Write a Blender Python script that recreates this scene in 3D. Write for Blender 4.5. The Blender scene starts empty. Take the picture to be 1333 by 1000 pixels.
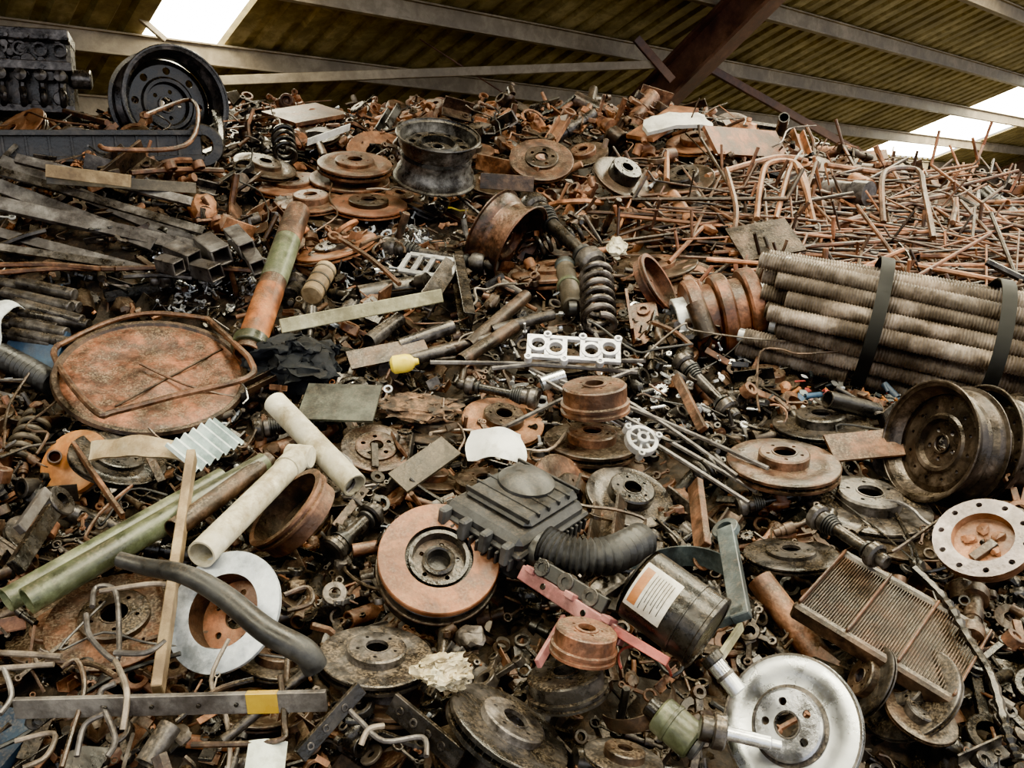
import bpy, math, random
from mathutils import Vector, Matrix, noise
random.seed(11)
R_=random.random
def U(a,b): return random.uniform(a,b)
I4=Matrix.Identity(4)
# ------------------------------------------------------------------ camera
PITCH=math.radians(12); FPX=1100.0
CAM=Vector((0,0,1.9))
FW=Vector((0,math.cos(PITCH),-math.sin(PITCH))); RT=Vector((1,0,0)); UP=Vector((0,math.sin(PITCH),math.cos(PITCH)))
cd=bpy.data.cameras.new('camera'); cam=bpy.data.objects.new('camera',cd)
bpy.context.scene.collection.objects.link(cam)
cam.location=CAM; cam.rotation_euler=(math.pi/2-PITCH,0,0)
cd.sensor_width=36; cd.lens=FPX/1333*36; cd.clip_start=0.05; cd.clip_end=200
bpy.context.scene.camera=cam
# ------------------------------------------------------------------ heap surface
def ss(a,b,x):
    t=max(0,min(1,(x-a)/(b-a))); return t*t*(3-2*t)
PROF=[(-1,0),(0.2,0.0),(0.9,.5),(1.4,.84),(2.0,1.05),(2.6,1.27),(3.2,1.54),(3.8,1.82),(4.4,2.11),(4.9,2.30),(5.3,2.34),(6.5,2.0),(8,1.2),(10,0.0)]
def prof(y):
    for i in range(len(PROF)-1):
        if y<=PROF[i+1][0]:
            a,b=PROF[i],PROF[i+1]; t=(y-a[0])/(b[0]-a[0]); return a[1]+(b[1]-a[1])*max(0,t)
    return 0
def H(x,y):
    z=prof(y)
    z-=.46*ss(.6,3.0,x)*ss(2.3,4.9,y)
    z+=.30*ss(-.95,-1.6,x)*ss(2.5,3.4,y)*(1-ss(3.6,4.5,y))
    z+=.05*noise.noise(Vector((x*1.7,y*1.7,3)))*ss(.5,1.5,y)+.03*noise.noise(Vector((x*6,y*6,1)))*ss(.5,1.5,y)
    return z
def ray(px,py):
    return FW+RT*((px-666.5)/FPX)+UP*((500-py)/FPX)
def P(px,py,lift=.04):
    d=ray(px,py); t=.7
    while t<6.5:
        p=CAM+d*t
        if p.z<H(p.x,p.y)+lift: break
        t+=.012
    if t>=6.5: t=4.9
    return CAM+d*t
def dep(p): return (p-CAM).dot(FW)
def mpx(p,n): return n*dep(p)/FPX
def nrm(p,k,ang):
    tv=(CAM-p).normalized(); a=math.radians(ang)
    side=(RT*math.cos(a)+UP*math.sin(a)); side=(side-tv*side.dot(tv)).normalized()
    return (tv*k+side*math.sqrt(max(0,1-k*k))).normalized()
def frame(pos,z,spin=0,xh=None):
    z=z.normalized(); h=xh if xh is not None else Vector((1,0,0))
    if abs(z.dot(h.normalized()))>.97: h=Vector((0,0,1)) if abs(z.z)<.9 else Vector((0,1,0))
    x=(h-z*h.dot(z)).normalized(); y=z.cross(x)
    M=Matrix(((x.x,y.x,z.x,pos.x),(x.y,y.y,z.y,pos.y),(x.z,y.z,z.z,pos.z),(0,0,0,1)))
    return M@Matrix.Rotation(math.radians(spin),4,'Z')
# ------------------------------------------------------------------ materials
MATS={}
def mk(name,c1,c2,c3,rough=.6,metal=0.0,scale=9,bump=.25,dust=.35,spec=.5,fine=1.0,grime=.65):
    m=bpy.data.materials.new(name); m.use_nodes=True; nt=m.node_tree; nd=nt.nodes; L=nt.links
    bs=nd['Principled BSDF']
    tc=nd.new('ShaderNodeTexCoord'); oi=nd.new('ShaderNodeObjectInfo')
    mul=nd.new('ShaderNodeMath'); mul.operation='MULTIPLY'; mul.inputs[1].default_value=37.0
    L.new(oi.outputs['Random'],mul.inputs[0])
    ad=nd.new('ShaderNodeVectorMath'); ad.operation='ADD'
    L.new(tc.outputs['Object'],ad.inputs[0]); L.new(mul.outputs[0],ad.inputs[1])
    n1=nd.new('ShaderNodeTexNoise'); n1.inputs['Scale'].default_value=scale; n1.inputs['Detail'].default_value=9; n1.inputs['Roughness'].default_value=.74
    L.new(ad.outputs[0],n1.inputs['Vector'])
    rp=nd.new('ShaderNodeValToRGB'); e=rp.color_ramp.elements
    e[0].position=.39; e[0].color=(*c1,1); e[1].position=.63; e[1].color=(*c3,1)
    x=e.new(.5); x.color=(*c2,1)
    L.new(n1.outputs['Fac'],rp.inputs[0])
    at=nd.new('ShaderNodeAttribute'); at.attribute_name='tint'
    mx=nd.new('ShaderNodeMix'); mx.data_type='RGBA'; mx.blend_type='MULTIPLY'; mx.inputs[0].default_value=1
    L.new(rp.outputs[0],mx.inputs[6]); L.new(at.outputs['Color'],mx.inputs[7])
    col=mx.outputs[2]
    n2=nd.new('ShaderNodeTexNoise'); n2.inputs['Scale'].default_value=90*fine; n2.inputs['Detail'].default_value=4
    L.new(ad.outputs[0],n2.inputs['Vector'])
    if grime>0:
        n5=nd.new('ShaderNodeTexNoise'); n5.inputs['Scale'].default_value=8; n5.inputs['Detail'].default_value=8; n5.inputs['Roughness'].default_value=.7; n5.inputs['Distortion'].default_value=.6
        ad2=nd.new('ShaderNodeVectorMath'); ad2.operation='ADD'; ad2.inputs[1].default_value=(5,9,2); L.new(ad.outputs[0],ad2.inputs[0]); L.new(ad2.outputs[0],n5.inputs['Vector'])
        r5=nd.new('ShaderNodeMapRange'); r5.inputs[1].default_value=.42; r5.inputs[2].default_value=.58; r5.inputs[3].default_value=min(.92,grime*1.15); r5.inputs[4].default_value=0
        L.new(n5.outputs['Fac'],r5.inputs[0])
        mg=nd.new('ShaderNodeMix'); mg.data_type='RGBA'; L.new(r5.outputs[0],mg.inputs[0]); L.new(col,mg.inputs[6]); mg.inputs[7].default_value=(c1[0]*.5+.008,c1[1]*.5+.006,c1[2]*.5+.005,1)
        col=mg.outputs[2]
    if dust>0:
        g=nd.new('ShaderNodeNewGeometry'); sp=nd.new('ShaderNodeSeparateXYZ'); L.new(g.outputs['Normal'],sp.inputs[0])
        mr=nd.new('ShaderNodeMapRange'); mr.inputs[1].default_value=.3; mr.inputs[2].default_value=.95; mr.inputs[4].default_value=dust*1.4
        L.new(sp.outputs['Z'],mr.inputs[0])
        n3=nd.new('ShaderNodeTexNoise'); n3.inputs['Scale'].default_value=16; n3.inputs['Detail'].default_value=9; n3.inputs['Roughness'].default_value=.85
        L.new(ad.outputs[0],n3.inputs['Vector'])
        r3=nd.new('ShaderNodeMapRange'); r3.inputs[1].default_value=.45; r3.inputs[2].default_value=.55; L.new(n3.outputs['Fac'],r3.inputs[0])
        m3=nd.new('ShaderNodeMath'); m3.operation='MULTIPLY'; m3.use_clamp=True; L.new(mr.outputs[0],m3.inputs[0]); L.new(r3.outputs[0],m3.inputs[1])
        rd=nd.new('ShaderNodeValToRGB'); q=rd.color_ramp.elements; q[0].position=.42; q[0].color=(.022,.015,.010,1); q[1].position=.64; q[1].color=(.27,.20,.13,1)
        n4=nd.new('ShaderNodeTexNoise'); n4.inputs['Scale'].default_value=190; n4.inputs['Detail'].default_value=2; L.new(ad.outputs[0],n4.inputs['Vector'])
        L.new(n4.outputs['Fac'],rd.inputs[0])
        md=nd.new('ShaderNodeMix'); md.data_type='RGBA'; L.new(m3.outputs[0],md.inputs[0]); L.new(col,md.inputs[6]); L.new(rd.outputs[0],md.inputs[7])
        col=md.outputs[2]
        if metal>0:
            mm=nd.new('ShaderNodeMath'); mm.operation='MULTIPLY_ADD'; mm.inputs[1].default_value=-metal; mm.inputs[2].default_value=metal
            L.new(m3.outputs[0],mm.inputs[0]); L.new(mm.outputs[0],bs.inputs['Metallic'])
    else: bs.inputs['Metallic'].default_value=metal
    L.new(col,bs.inputs['Base Color'])
    rr=nd.new('ShaderNodeMapRange'); rr.inputs[1].default_value=.3; rr.inputs[2].default_value=.7; rr.inputs[3].default_value=max(.08,rough-.15); rr.inputs[4].default_value=min(1,rough+.2)
    L.new(n1.outputs['Fac'],rr.inputs[0]); L.new(rr.outputs[0],bs.inputs['Roughness'])
    bp=nd.new('ShaderNodeBump'); bp.inputs['Strength'].default_value=bump; bp.inputs['Distance'].default_value=.004
    L.new(n2.outputs['Fac'],bp.inputs['Height']); L.new(bp.outputs[0],bs.inputs['Normal'])
    bs.inputs['Specular IOR Level'].default_value=spec
    MATS[name]=m; return m
mk('rust',(.040,.018,.011),(.14,.058,.030),(.31,.145,.078),.45,.25,13,.4,.45,grime=.7)
mk('orust',(.12,.045,.020),(.33,.13,.055),(.50,.25,.135),.5,.12,10,.35,.3,grime=.6)
mk('drust',(.012,.009,.007),(.052,.030,.021),(.14,.082,.052),.36,.35,13,.4,.4,grime=.7)
mk('iron',(.018,.016,.016),(.072,.064,.061),(.20,.18,.17),.3,.6,13,.3,.45)
mk('grease',(.004,.004,.004),(.013,.012,.012),(.05,.043,.04),.26,.3,12,.25,.25)
mk('steel',(.32,.32,.33),(.62,.63,.66),(.8,.82,.85),.24,.9,14,.1,.05,grime=.15)
mk('chrome',(.5,.51,.54),(.66,.68,.72),(.78,.8,.84),.27,1.0,6,.05,.0,grime=0)
mk('blued',(.22,.25,.29),(.48,.52,.60),(.70,.75,.82),.4,.45,10,.12,.1,grime=.25)
mk('alu',(.32,.31,.31),(.58,.58,.59),(.78,.78,.79),.38,.5,14,.25,.1,grime=.35)
mk('conduit',(.085,.065,.05),(.24,.19,.15),(.44,.37,.31),.4,.35,8,.3,.15,grime=.65)
mk('barsteel',(.045,.04,.042),(.12,.108,.108),(.25,.235,.23),.36,.5,10,.3,.2,grime=.45)
mk('cream',(.30,.24,.15),(.66,.61,.46),(.82,.79,.68),.45,0,6,.15,.15,grime=.4)
mk('white',(.55,.54,.5),(.85,.85,.82),(.92,.92,.9),.6,0,9,.1,.0,grime=.08)
mk('greenp',(.035,.04,.022),(.105,.125,.065),(.23,.25,.16),.36,.1,8,.2,.2,grime=.6)
mk('bluep',(.01,.03,.07),(.02,.06,.13),(.06,.12,.2),.45,0,7,.2,.2)
mk('teal',(.022,.030,.036),(.06,.078,.085),(.14,.17,.18),.4,.3,7,.2,.2)
mk('redp',(.12,.03,.03),(.36,.05,.04),(.46,.12,.1),.4,0,7,.2,.1)
mk('pink',(.10,.04,.04),(.29,.10,.10),(.42,.18,.17),.42,.05,9,.2,.15)
mk('yellow',(.7,.5,.02),(.85,.66,.03),(.9,.75,.1),.35,0,6,.05,.0,grime=.1)
mk('rubber',(.004,.004,.0045),(.013,.013,.014),(.035,.035,.036),.4,0,10,.15,.12,spec=.45,grime=.2)
mk('strap',(.003,.003,.003),(.005,.005,.005),(.008,.008,.008),.6,0,10,.05,.0,spec=.2,grime=0)
mk('wood',(.13,.08,.04),(.28,.19,.10),(.44,.33,.19),.65,0,9,.3,.1,grime=.45)
mk('palewood',(.19,.17,.095),(.36,.34,.21),(.50,.48,.35),.65,0,9,.3,.1,grime=.45)
mk('card',(.25,.17,.09),(.42,.32,.19),(.55,.46,.32),.8,0,12,.3,.1,grime=.4)
mk('ice',(.28,.36,.36),(.5,.6,.6),(.75,.82,.8),.3,0,8,.1,.0,grime=.2)
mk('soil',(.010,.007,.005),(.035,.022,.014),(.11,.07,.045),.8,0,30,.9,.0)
mk('cloth',(.005,.006,.008),(.011,.013,.017),(.026,.028,.034),.85,0,12,.3,.05,spec=.2,grime=.2)
mk('olive',(.03,.025,.018),(.07,.056,.04),(.14,.115,.085),.5,.2,9,.3,.2)
mk('label',(.5,.45,.38),(.72,.68,.61),(.82,.79,.74),.5,0,30,.1,.0,grime=.4)
mk('orange',(.40,.13,.03),(.56,.22,.055),(.64,.32,.11),.45,0,8,.2,.2,grime=.6)
mk('roofsheet',(.115,.088,.036),(.20,.158,.068),(.30,.24,.115),.7,.1,1.6,.2,.0,grime=.45)
mk('beam',(.05,.024,.018),(.10,.048,.033),(.16,.085,.055),.6,.1,3,.2,.0,grime=.3)
mk('purlin',(.12,.09,.055),(.19,.15,.10),(.27,.22,.155),.6,.15,2,.2,.0,grime=.4)
mk('brick',(.08,.06,.045),(.14,.11,.08),(.2,.16,.12),.85,0,3,.3,.0)
mk('concrete',(.10,.09,.08),(.17,.155,.135),(.25,.23,.2),.9,0,2,.4,.0)
def emis(name,c,s):
    m=bpy.data.materials.new(name); m.use_nodes=True; b=m.node_tree.nodes['Principled BSDF']
    b.inputs['Base Color'].default_value=(*c,1); b.inputs['Emission Color'].default_value=(*c,1); b.inputs['Emission Strength'].default_value=s
    MATS[name]=m
emis('skylight_and_fill',(1,.93,.66),27)
# ------------------------------------------------------------------ mesh builder
class MB:
    def __init__(s): s.v=[];s.f=[];s.m=[];s.c=[];s.ml=[]
    def add(s,g,M=I4,mat='rust',col=(1,1,1)):
        if mat not in s.ml: s.ml.append(mat)
        k=s.ml.index(mat); b=len(s.v)
        s.v.extend([M@Vector(p) for p in g[0]])
        for f in g[1]: s.f.append([i+b for i in f]); s.m.append(k); s.c.append(col)
    def obj(s,name,M=I4,smooth=True,ang=35):
        me=bpy.data.meshes.new(name); me.from_pydata([tuple(p) for p in s.v],[],s.f)
        for m in s.ml: me.materials.append(MATS[m])
        me.polygons.foreach_set('material_index',s.m)
        a=me.attributes.new('tint','FLOAT_COLOR','FACE')
        a.data.foreach_set('color',[x for c in s.c for x in (*c,1)])
        if smooth:
            me.polygons.foreach_set('use_smooth',[True]*len(s.f))
            me.set_sharp_from_angle(angle=math.radians(ang))
        me.update(); o=bpy.data.objects.new(name,me); o.matrix_world=M
        bpy.context.scene.collection.objects.link(o); return o
def T(x=0,y=0,z=0): return Matrix.Translation((x,y,z))
def RX(a): return Matrix.Rotation(math.radians(a),4,'X')
def RY(a): return Matrix.Rotation(math.radians(a),4,'Y')
def RZ(a): return Matrix.Rotation(math.radians(a),4,'Z')
def box(x,y,z,b=None):
    h=(x/2,y/2,z/2)
    if b is None: b=min(h)*.18
    vs=[];idx={}
    for sx in(-1,1):
        for sy in(-1,1):
            for sz in(-1,1):
                s=(sx,sy,sz)
                for a in range(3):
                    idx[(s,a)]=len(vs)
                    vs.append(tuple(s[i]*(h[i] if i==a else h[i]-b) for i in range(3)))
    fs=[]
    for a in range(3):
        o=[i for i in range(3) if i!=a]
        for sg in(-1,1):
            q=[]
            for (p,r) in((-1,-1),(1,-1),(1,1),(-1,1)):
                s=[0]*3; s[a]=sg; s[o[0]]=p; s[o[1]]=r; q.append(idx[(tuple(s),a)])
            fs.append(q)
        for p in(-1,1):
            for r in(-1,1):
                s1=[0]*3;s2=[0]*3
                s1[o[0]]=s2[o[0]]=p; s1[o[1]]=s2[o[1]]=r; s1[a]=-1; s2[a]=1
                fs.append([idx[(tuple(s1),o[0])],idx[(tuple(s2),o[0])],idx[(tuple(s2),o[1])],idx[(tuple(s1),o[1])]])
    for sx in(-1,1):
        for sy in(-1,1):
            for sz in(-1,1): fs.append([idx[((sx,sy,sz),a)] for a in range(3)])
    out=[]
    for f in fs:
        A,B,C=[Vector(vs[i]) for i in f[:3]]; n=(B-A).cross(C-A)
        ce=sum((Vector(vs[i]) for i in f),Vector())
        out.append(f if n.dot(ce)>0 else f[::-1])
    return vs,out
def lathe(pr,seg=32,loop=False,arc=360,start=0):
    vs=[];fs=[];n=len(pr); full=arc>=360; c=seg if full else seg+1
    for i in range(c):
        a=math.radians(start+arc*i/seg); ca,sa=math.cos(a),math.sin(a)
        for r,z in pr: vs.append((r*ca,r*sa,z))
    for i in range(seg):
        j=(i+1)%c
        for k in range(n if loop else n-1):
            l=(k+1)%n
            fs.append([i*n+k,j*n+k,j*n+l,i*n+l])
    return vs,fs
def cyl(r,l,seg=16,b=.0):
    b=b or min(r,l)*.12
    return lathe([(.0001,0),(r-b,0),(r,b),(r,l-b),(r-b,l),(.0001,l)],seg)
def ring(r,ri,l,seg=24): 
    b=min((r-ri),l)*.15
    return lathe([(ri,0),(r-b,0),(r,b),(r,l-b),(r-b,l),(ri,l)],seg,True)
def tube(pts,r,seg=8,rf=None,caps=True):
    pts=[Vector(p) for p in pts]; n=len(pts); vs=[];fs=[]
    t=(pts[1]-pts[0]).normalized(); h=Vector((0,0,1)) if abs(t.z)<.9 else Vector((1,0,0))
    u=(h-t*h.dot(t)).normalized()
    for i in range(n):
        t=(pts[min(i+1,n-1)]-pts[max(i-1,0)]).normalized()
        u=(u-t*u.dot(t)).normalized(); w=t.cross(u)
        rr=r*(rf(i/(n-1)) if rf else 1)
        for k in range(seg):
            a=2*math.pi*k/seg; vs.append(tuple(pts[i]+(u*math.cos(a)+w*math.sin(a))*rr))
    for i in range(n-1):
        for k in range(seg):
            l=(k+1)%seg; fs.append([i*seg+k,i*seg+l,(i+1)*seg+l,(i+1)*seg+k])
    if caps: fs.append(list(range(seg))[::-1]); fs.append([(n-1)*seg+k for k in range(seg)])
    return vs,fs
def cat(p,sub=5,closed=False):
    p=[Vector(q) for q in p]; n=len(p); o=[]
    rng=n if closed else n-1
    for i in range(rng):
        a=p[(i-1)%n] if closed or i>0 else p[0]; b=p[i]; c=p[(i+1)%n]; d=p[(i+2)%n] if closed or i+2<n else p[n-1]
        for k in range(sub):
            t=k/sub
            o.append(.5*((2*b)+(c-a)*t+(2*a-5*b+4*c-d)*t*t+(3*b-a-3*c+d)*t**3))
    o.append(p[0] if closed else p[-1]); return o
def holed(r0,r1,n,hr,th,Rc=None,K=12,off=0):
    Rc=Rc or (r0+r1)/2; half=math.pi/n; vs=[];fs=[]
    hy=half*Rc; a0,a1=r0-Rc,r1-Rc
    angs=sorted([2*math.pi*k/K+.01 for k in range(K)]+[math.atan2(s*hy,q)%(2*math.pi) for s in(-1,1) for q in(a0,a1)]+([math.atan2(s*hy*f,a1)%(2*math.pi) for s in(-1,1) for f in(.33,.66)] if n<8 else []))
    k=len(angs)
    for s in range(n):
        ph=2*math.pi*s/n+off; b=len(vs)
        for z in(0,-th):
            for a in angs:
                ca,sa=math.cos(a),math.sin(a)
                t=1e9
                if ca>1e-6: t=min(t,a1/ca)
                if ca<-1e-6: t=min(t,a0/ca)
                if abs(sa)>1e-6: t=min(t,hy/abs(sa))
                for (rr,tt) in ((t*ca,t*sa),(hr*ca,hr*sa)):
                    q=Rc+rr; 
                    f=ph+(tt/Rc); vs.append((q*math.cos(f),q*math.sin(f),z))
        for i in range(k):
            j=(i+1)%k; o=b+2*k
            fs.append([b+2*i,b+2*j,b+2*j+1,b+2*i+1])
            fs.append([o+2*i+1,o+2*j+1,o+2*j,o+2*i])
            fs.append([b+2*i+1,b+2*j+1,o+2*j+1,o+2*i+1])
    return vs,fs
def extr(poly,th):
    n=len(poly); vs=[(x,y,0) for x,y in poly]+[(x,y,th) for x,y in poly]
    return vs,[list(range(n))[::-1],[n+i for i in range(n)]]+[[i,(i+1)%n,n+(i+1)%n,n+i] for i in range(n)]
def lump(sx,sy,sz,amp=.3,fr=2,nu=18,nv=12,sd=0):
    vs=[];fs=[]
    for i in range(nv+1):
        th=math.pi*i/nv
        for j in range(nu):
            ph=2*math.pi*j/nu; d=Vector((math.sin(th)*math.cos(ph),math.sin(th)*math.sin(ph),math.cos(th)))
            o=Vector((sd*1.37,sd*.71,sd*.3))
            w=noise.noise_vector(d*fr+o)+noise.noise_vector(d*fr*2.6+o)*.55+noise.noise_vector(d*fr*5.5+o)*.28
            d=d+w*amp*1.5
            vs.append((d.x*sx,d.y*sy,d.z*sz))
    for i in range(nv):
        for j in range(nu):
            l=(j+1)%nu; fs.append([i*nu+j,(i+1)*nu+j,(i+1)*nu+l,i*nu+l])
    return vs,fs
def helix(r,p,turns,wr,seg=8,per=16):
    n=int(turns*per); return tube([(r*math.cos(2*math.pi*i/per),r*math.sin(2*math.pi*i/per),p*i/per) for i in range(n+1)],wr,seg)
# ---- compound parts
def rotor(mb,R,hr=.52,hh=.22,t=.14,bore=.2,nb=5,vent=True,m1='rust',m2='rust',flip=False,M=I4,c=(1,1,1),seg=48,m3=None,bh=.035,nv=40,c2=None):
    rh=R*hr; w=.045*R; a=t*R/3; Hh=hh*R; m3=m3 or m2; c2=c2 or c
    if flip: M=M@T(0,0,-3*a)@RX(180)
    mb.add(lathe([(rh,0),(R*.7,-.004*R),(R*.72,.004*R),(R*.97,.004*R),(R*.985,0),(R,-a*.2),(R,-a),(rh*1.05,-a)][::-1],seg),M,m1,c)
    mb.add(lathe([(rh*1.05,-2*a),(R,-2*a),(R,-2.8*a),(R*.985,-3*a),(rh-w,-3*a)][::-1],seg),M,m1,c)
    if vent:
        n=nv; g=box(R*.96-rh*1.06,R*.025,a,.0005)
        for i in range(n): mb.add(g,M@RZ(360*i/n)@T((R*.96+rh*1.06)/2,0,-1.5*a),'grease',(1,1,1))
    else: mb.add(lathe([(R,-a),(R,-2*a)][::-1],seg),M,m1,c)
    mb.add(lathe([(rh-w,-3*a),(rh-w,Hh-w)],seg),M,m3,c2)
    mb.add(lathe([(rh,0),(rh,Hh*.85),(rh*.93,Hh)][::-1],seg),M,m2,c2)
    mb.add(holed(bore*R,rh*.935,nb,R*bh,w,Rc=(bore*R+rh*.93)*.5),M@T(0,0,Hh),m2,c2)
    mb.add(lathe([(bore*R,-w*1.2),(bore*R,w*.3),(bore*R*1.12,w*.3),(bore*R*1.15,0)][::-1],24),M@T(0,0,Hh),m3,c2)
def drum(mb,R,h=.5,m1='rust',m2='drust',M=I4,c=(1,1,1),bore=.3,nb=5,flip=False):
    h*=R
    if flip: M=M@T(0,0,h)@RX(180)
    mb.add(lathe([(.86*R,0),(.92*R,.06*h),(.92*R,.6*h),(R,.64*h),(R,.74*h),(.94*R,.78*h),(.94*R,.86*h),(R,.9*h),(R,h),(.87*R,h)][::-1],44),M,m1,c)
    mb.add(lathe([(.87*R,h),(.85*R,.1*h)][::-1],44),M,m2,c)
    mb.add(holed(bore*R,.87*R,nb,.05*R,.1*h,Rc=.45*R),M@T(0,0,.1*h),m1 if flip else m2,c)
    mb.add(ring(bore*R*1.2,bore*R*.9,.2*h,24),M@T(0,0,-.06*h),m1,c)
def wheel(mb,R,W,m1='drust',m2='drust',M=I4,c=(1,1,1),nv=10,face=.78,hv=.09,c2=None):
    c2=c2 or c
    o=[(R,0),(R,.03*W),(R*.94,.05*W),(R*.92,.2*W),(R*.84,.3*W),(R*.83,.6*W),(R*.90,.74*W),(R*.93,.93*W),(R*.99,.955*W),(R,.98*W),(R*.985,W)]
    i=[(r-.025*R,z) for r,z in o[::-1]]
    mb.add(lathe((o+i)[::-1],56,True),M,m1,c)
    z=face*W
    mb.add(lathe([(R*.86,z-.25*W),(R*.80,z-.06*W),(R*.70,z+.0*W)][::-1],56),M,m2,c2)
    mb.add(holed(R*.5,R*.705,nv,R*hv,.015,Rc=R*.6,K=14),M@T(0,0,z),m2,c2)
    mb.add(lathe([(R*.5,z),(R*.46,z+.05*W),(R*.40,z+.04*W),(R*.37,z-.1*W)][::-1],56),M,m2,c2)
    mb.add(holed(R*.14,R*.372,5,R*.04,.01,Rc=R*.25,K=12),M@T(0,0,z-.1*W),m2,c2)
    mb.add(ring(R*.16,R*.13,.05*W,24),M@T(0,0,z-.1*W),m1,c)
# ---- occupancy
OCC={}
def occ(p,r):
    k=.04; n=int(r/k)+1
    ci,cj=int(p.x/k),int(p.y/k)
    for i in range(-n,n+1):
        for j in range(-n,n+1):
            if (i*i+j*j)*k*k<r*r: OCC[(ci+i,cj+j)]=1
def isocc(x,y): return (int(x/.04),int(y/.04)) in OCC
def occr(x,y,r):
    if isocc(x,y): return True
    if r<.045: return False
    return any(isocc(x+r*math.cos(a),y+r*math.sin(a)) for a in (0,.8,1.57,2.4,3.14,3.9,4.7,5.5))
def disc(fn,name,px,py,rpx,k,ang,lift=.05,spin=0,**kw):
    p=P(px,py,lift); r=mpx(p,rpx); mb=MB(); fn(mb,r,**kw)
    o=mb.obj(name,frame(p,nrm(p,k,ang),spin)); occ(p,r*.8)
    return o
def segM(a,b,roll=0):
    d=b-a; return frame(a,d,roll,Vector((0,0,1))),d.length
def occseg(a,b,r):
    n=int((b-a).length/.06)+2
    for i in range(n): occ(a.lerp(b,i/(n-1)),r)
def pipe(name,x1,y1,x2,y2,rpx,mat,l1=.06,l2=.06,th=.14,seg=28,ends=None,solid=False):
    a,b=P(x1,y1,l1),P(x2,y2,l2); r=mpx((a+b)/2,rpx); M,L=segM(a,b); mb=MB()
    if solid: mb.add(cyl(r,L,seg),I4,mat)
    else: mb.add(lathe([(r*(1-th),0),(r,0),(r,L*.3),(r*1.0,L*.7),(r,L),(r*(1-th),L)],seg,True),I4,mat)
    if ends: ends(mb,r,L)
    occseg(a,b,r+.005); return mb.obj(name,M)
def bar(name,x1,y1,x2,y2,w,t,mat,l1=.06,l2=.06,roll=0,ex=None):
    a,b=P(x1,y1,l1),P(x2,y2,l2); m=(a+b)/2; w_,t_=mpx(m,w),mpx(m,t); M,L=segM(a,b,roll); mb=MB()
    mb.add(box(t_,w_,L),T(0,0,L/2),mat)
    if ex: ex(mb,w_,t_,L)
    occseg(a,b,w_*.5); return mb.obj(name,M)
def chan(name,x1,y1,x2,y2,w,mat,l1=.06,l2=.06,roll=0,fl=.5,tubular=False):
    a,b=P(x1,y1,l1),P(x2,y2,l2); m=(a+b)/2; w=mpx(m,w); M,L=segM(a,b,roll); mb=MB(); t=w*.1
    if tubular: fl=1; mb.add(box(t,w,L,t*.2),T(-w+t/2,0,L/2),mat)
    mb.add(box(t,w,L,t*.2),T(0,0,L/2),mat)
    for s in(-1,1): mb.add(box(w*fl,t,L,t*.2),T(-w*fl/2,s*(w/2-t/2),L/2),mat)
    occseg(a,b,w*.6); return mb.obj(name,M)
def wire(name,pts,rpx,mat,lift=.07,seg=8,sub=5,closed=False,rf=None):
    w=[P(q[0],q[1],q[2] if len(q)>2 else lift) for q in pts]; c=sum(w,Vector())/len(w); r=mpx(c,rpx)
    mb=MB(); mb.add(tube([q-c for q in cat(w,sub,closed)],r,seg,rf),I4,mat)
    for i in range(len(w)-1): occseg(w[i],w[i+1],r*1.1)
    return mb.obj(name,T(*c))
def panel(o,u,v,lifts=(.06,.06,.06)):
    O,A,B=P(*o,lifts[0]),P(*u,lifts[1]),P(*v,lifts[2]); a=A-O; b=B-O; x=a.normalized(); bb=b-x*b.dot(x); y=bb.normalized(); z=x.cross(y)
    M=Matrix(((x.x,y.x,z.x,O.x),(x.y,y.y,z.y,O.y),(x.z,y.z,z.z,O.z),(0,0,0,1)))
    lx,ly=a.length,bb.length
    for i in range(7):
        for j in range(5): occ(M@Vector((lx*i/6,ly*j/4,0)),.04)
    return M,lx,ly
# ================================================================== BUILDING
D=Vector((.743,.669,0)); N=Vector((-.669,.743,0)); tanR=.364
def roof(d,s,off=0): p=D*d+N*s; return Vector((p.x,p.y,1.9+3.5-tanR*s+off))
def beamseg(name,a,b,w,h,mat,flange=True):
    M=frame(a,b-a,0,Vector((0,0,1))); L=(b-a).length; mb=MB()
    if flange:
        mb.add(box(h,w*.12,L,.002),T(0,0,L/2),mat)
        for s in(-1,1): mb.add(box(h*.1,w,L,.002),T(s*h/2,0,L/2),mat)
    else: mb.add(box(h,w,L,.004),T(0,0,L/2),mat)
    return mb.obj(name,M)
strips=[(2.25,2.85,5.0,6.75),(14.7,17.6,4.2,7.25),(-3.5,-2.5,-6,3.0),(1.0,2.2,-6,2.6),(5,6.2,-6,3.2),(9,10.2,-6,3.4),(13.5,14.7,-6,2.5)]  # strips past the first pair are unseen, added to light the heap
mb=MB(); vs=[];fs=[]
d=-12.0; cols=[]
while d<32:
    for o,z in((0,0),(.13,0),(.155,.035),(.215,.035)): cols.append((d+o,z))
    d+=.24
rows=[-6,2.5,2.6,3.0,3.2,3.4,4.2,5.0,6.75,7.25,8.2]
for (dd,z) in cols:
    for s in rows: vs.append(tuple(roof(dd,s,z)))
nr=len(rows)
for i in range(len(cols)-1):
    dm=(cols[i][0]+cols[i+1][0])/2
    for j in range(nr-1):
        sm=(rows[j]+rows[j+1])/2
        if any(a<dm<b and c<sm<e for a,b,c,e in strips): continue
        fs.append([i*nr+j,i*nr+j+1,(i+1)*nr+j+1,(i+1)*nr+j])
mb.add((vs,fs),I4,'roofsheet'); mb.obj('ceiling_corrugated_roof',smooth=False)
for i,(a,b,c,e) in enumerate(strips):
    mb=MB(); mb.add(([tuple(roof(a-.03,c-.03,.05)),tuple(roof(a-.03,e+.03,.05)),tuple(roof(b+.03,e+.03,.05)),tuple(roof(b+.03,c-.03,.05))],[[0,1,2,3]]),I4,'skylight_and_fill'); mb.obj('window_or_fill_panel_%d'%(i+1),smooth=False)
s=-5.3
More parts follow.
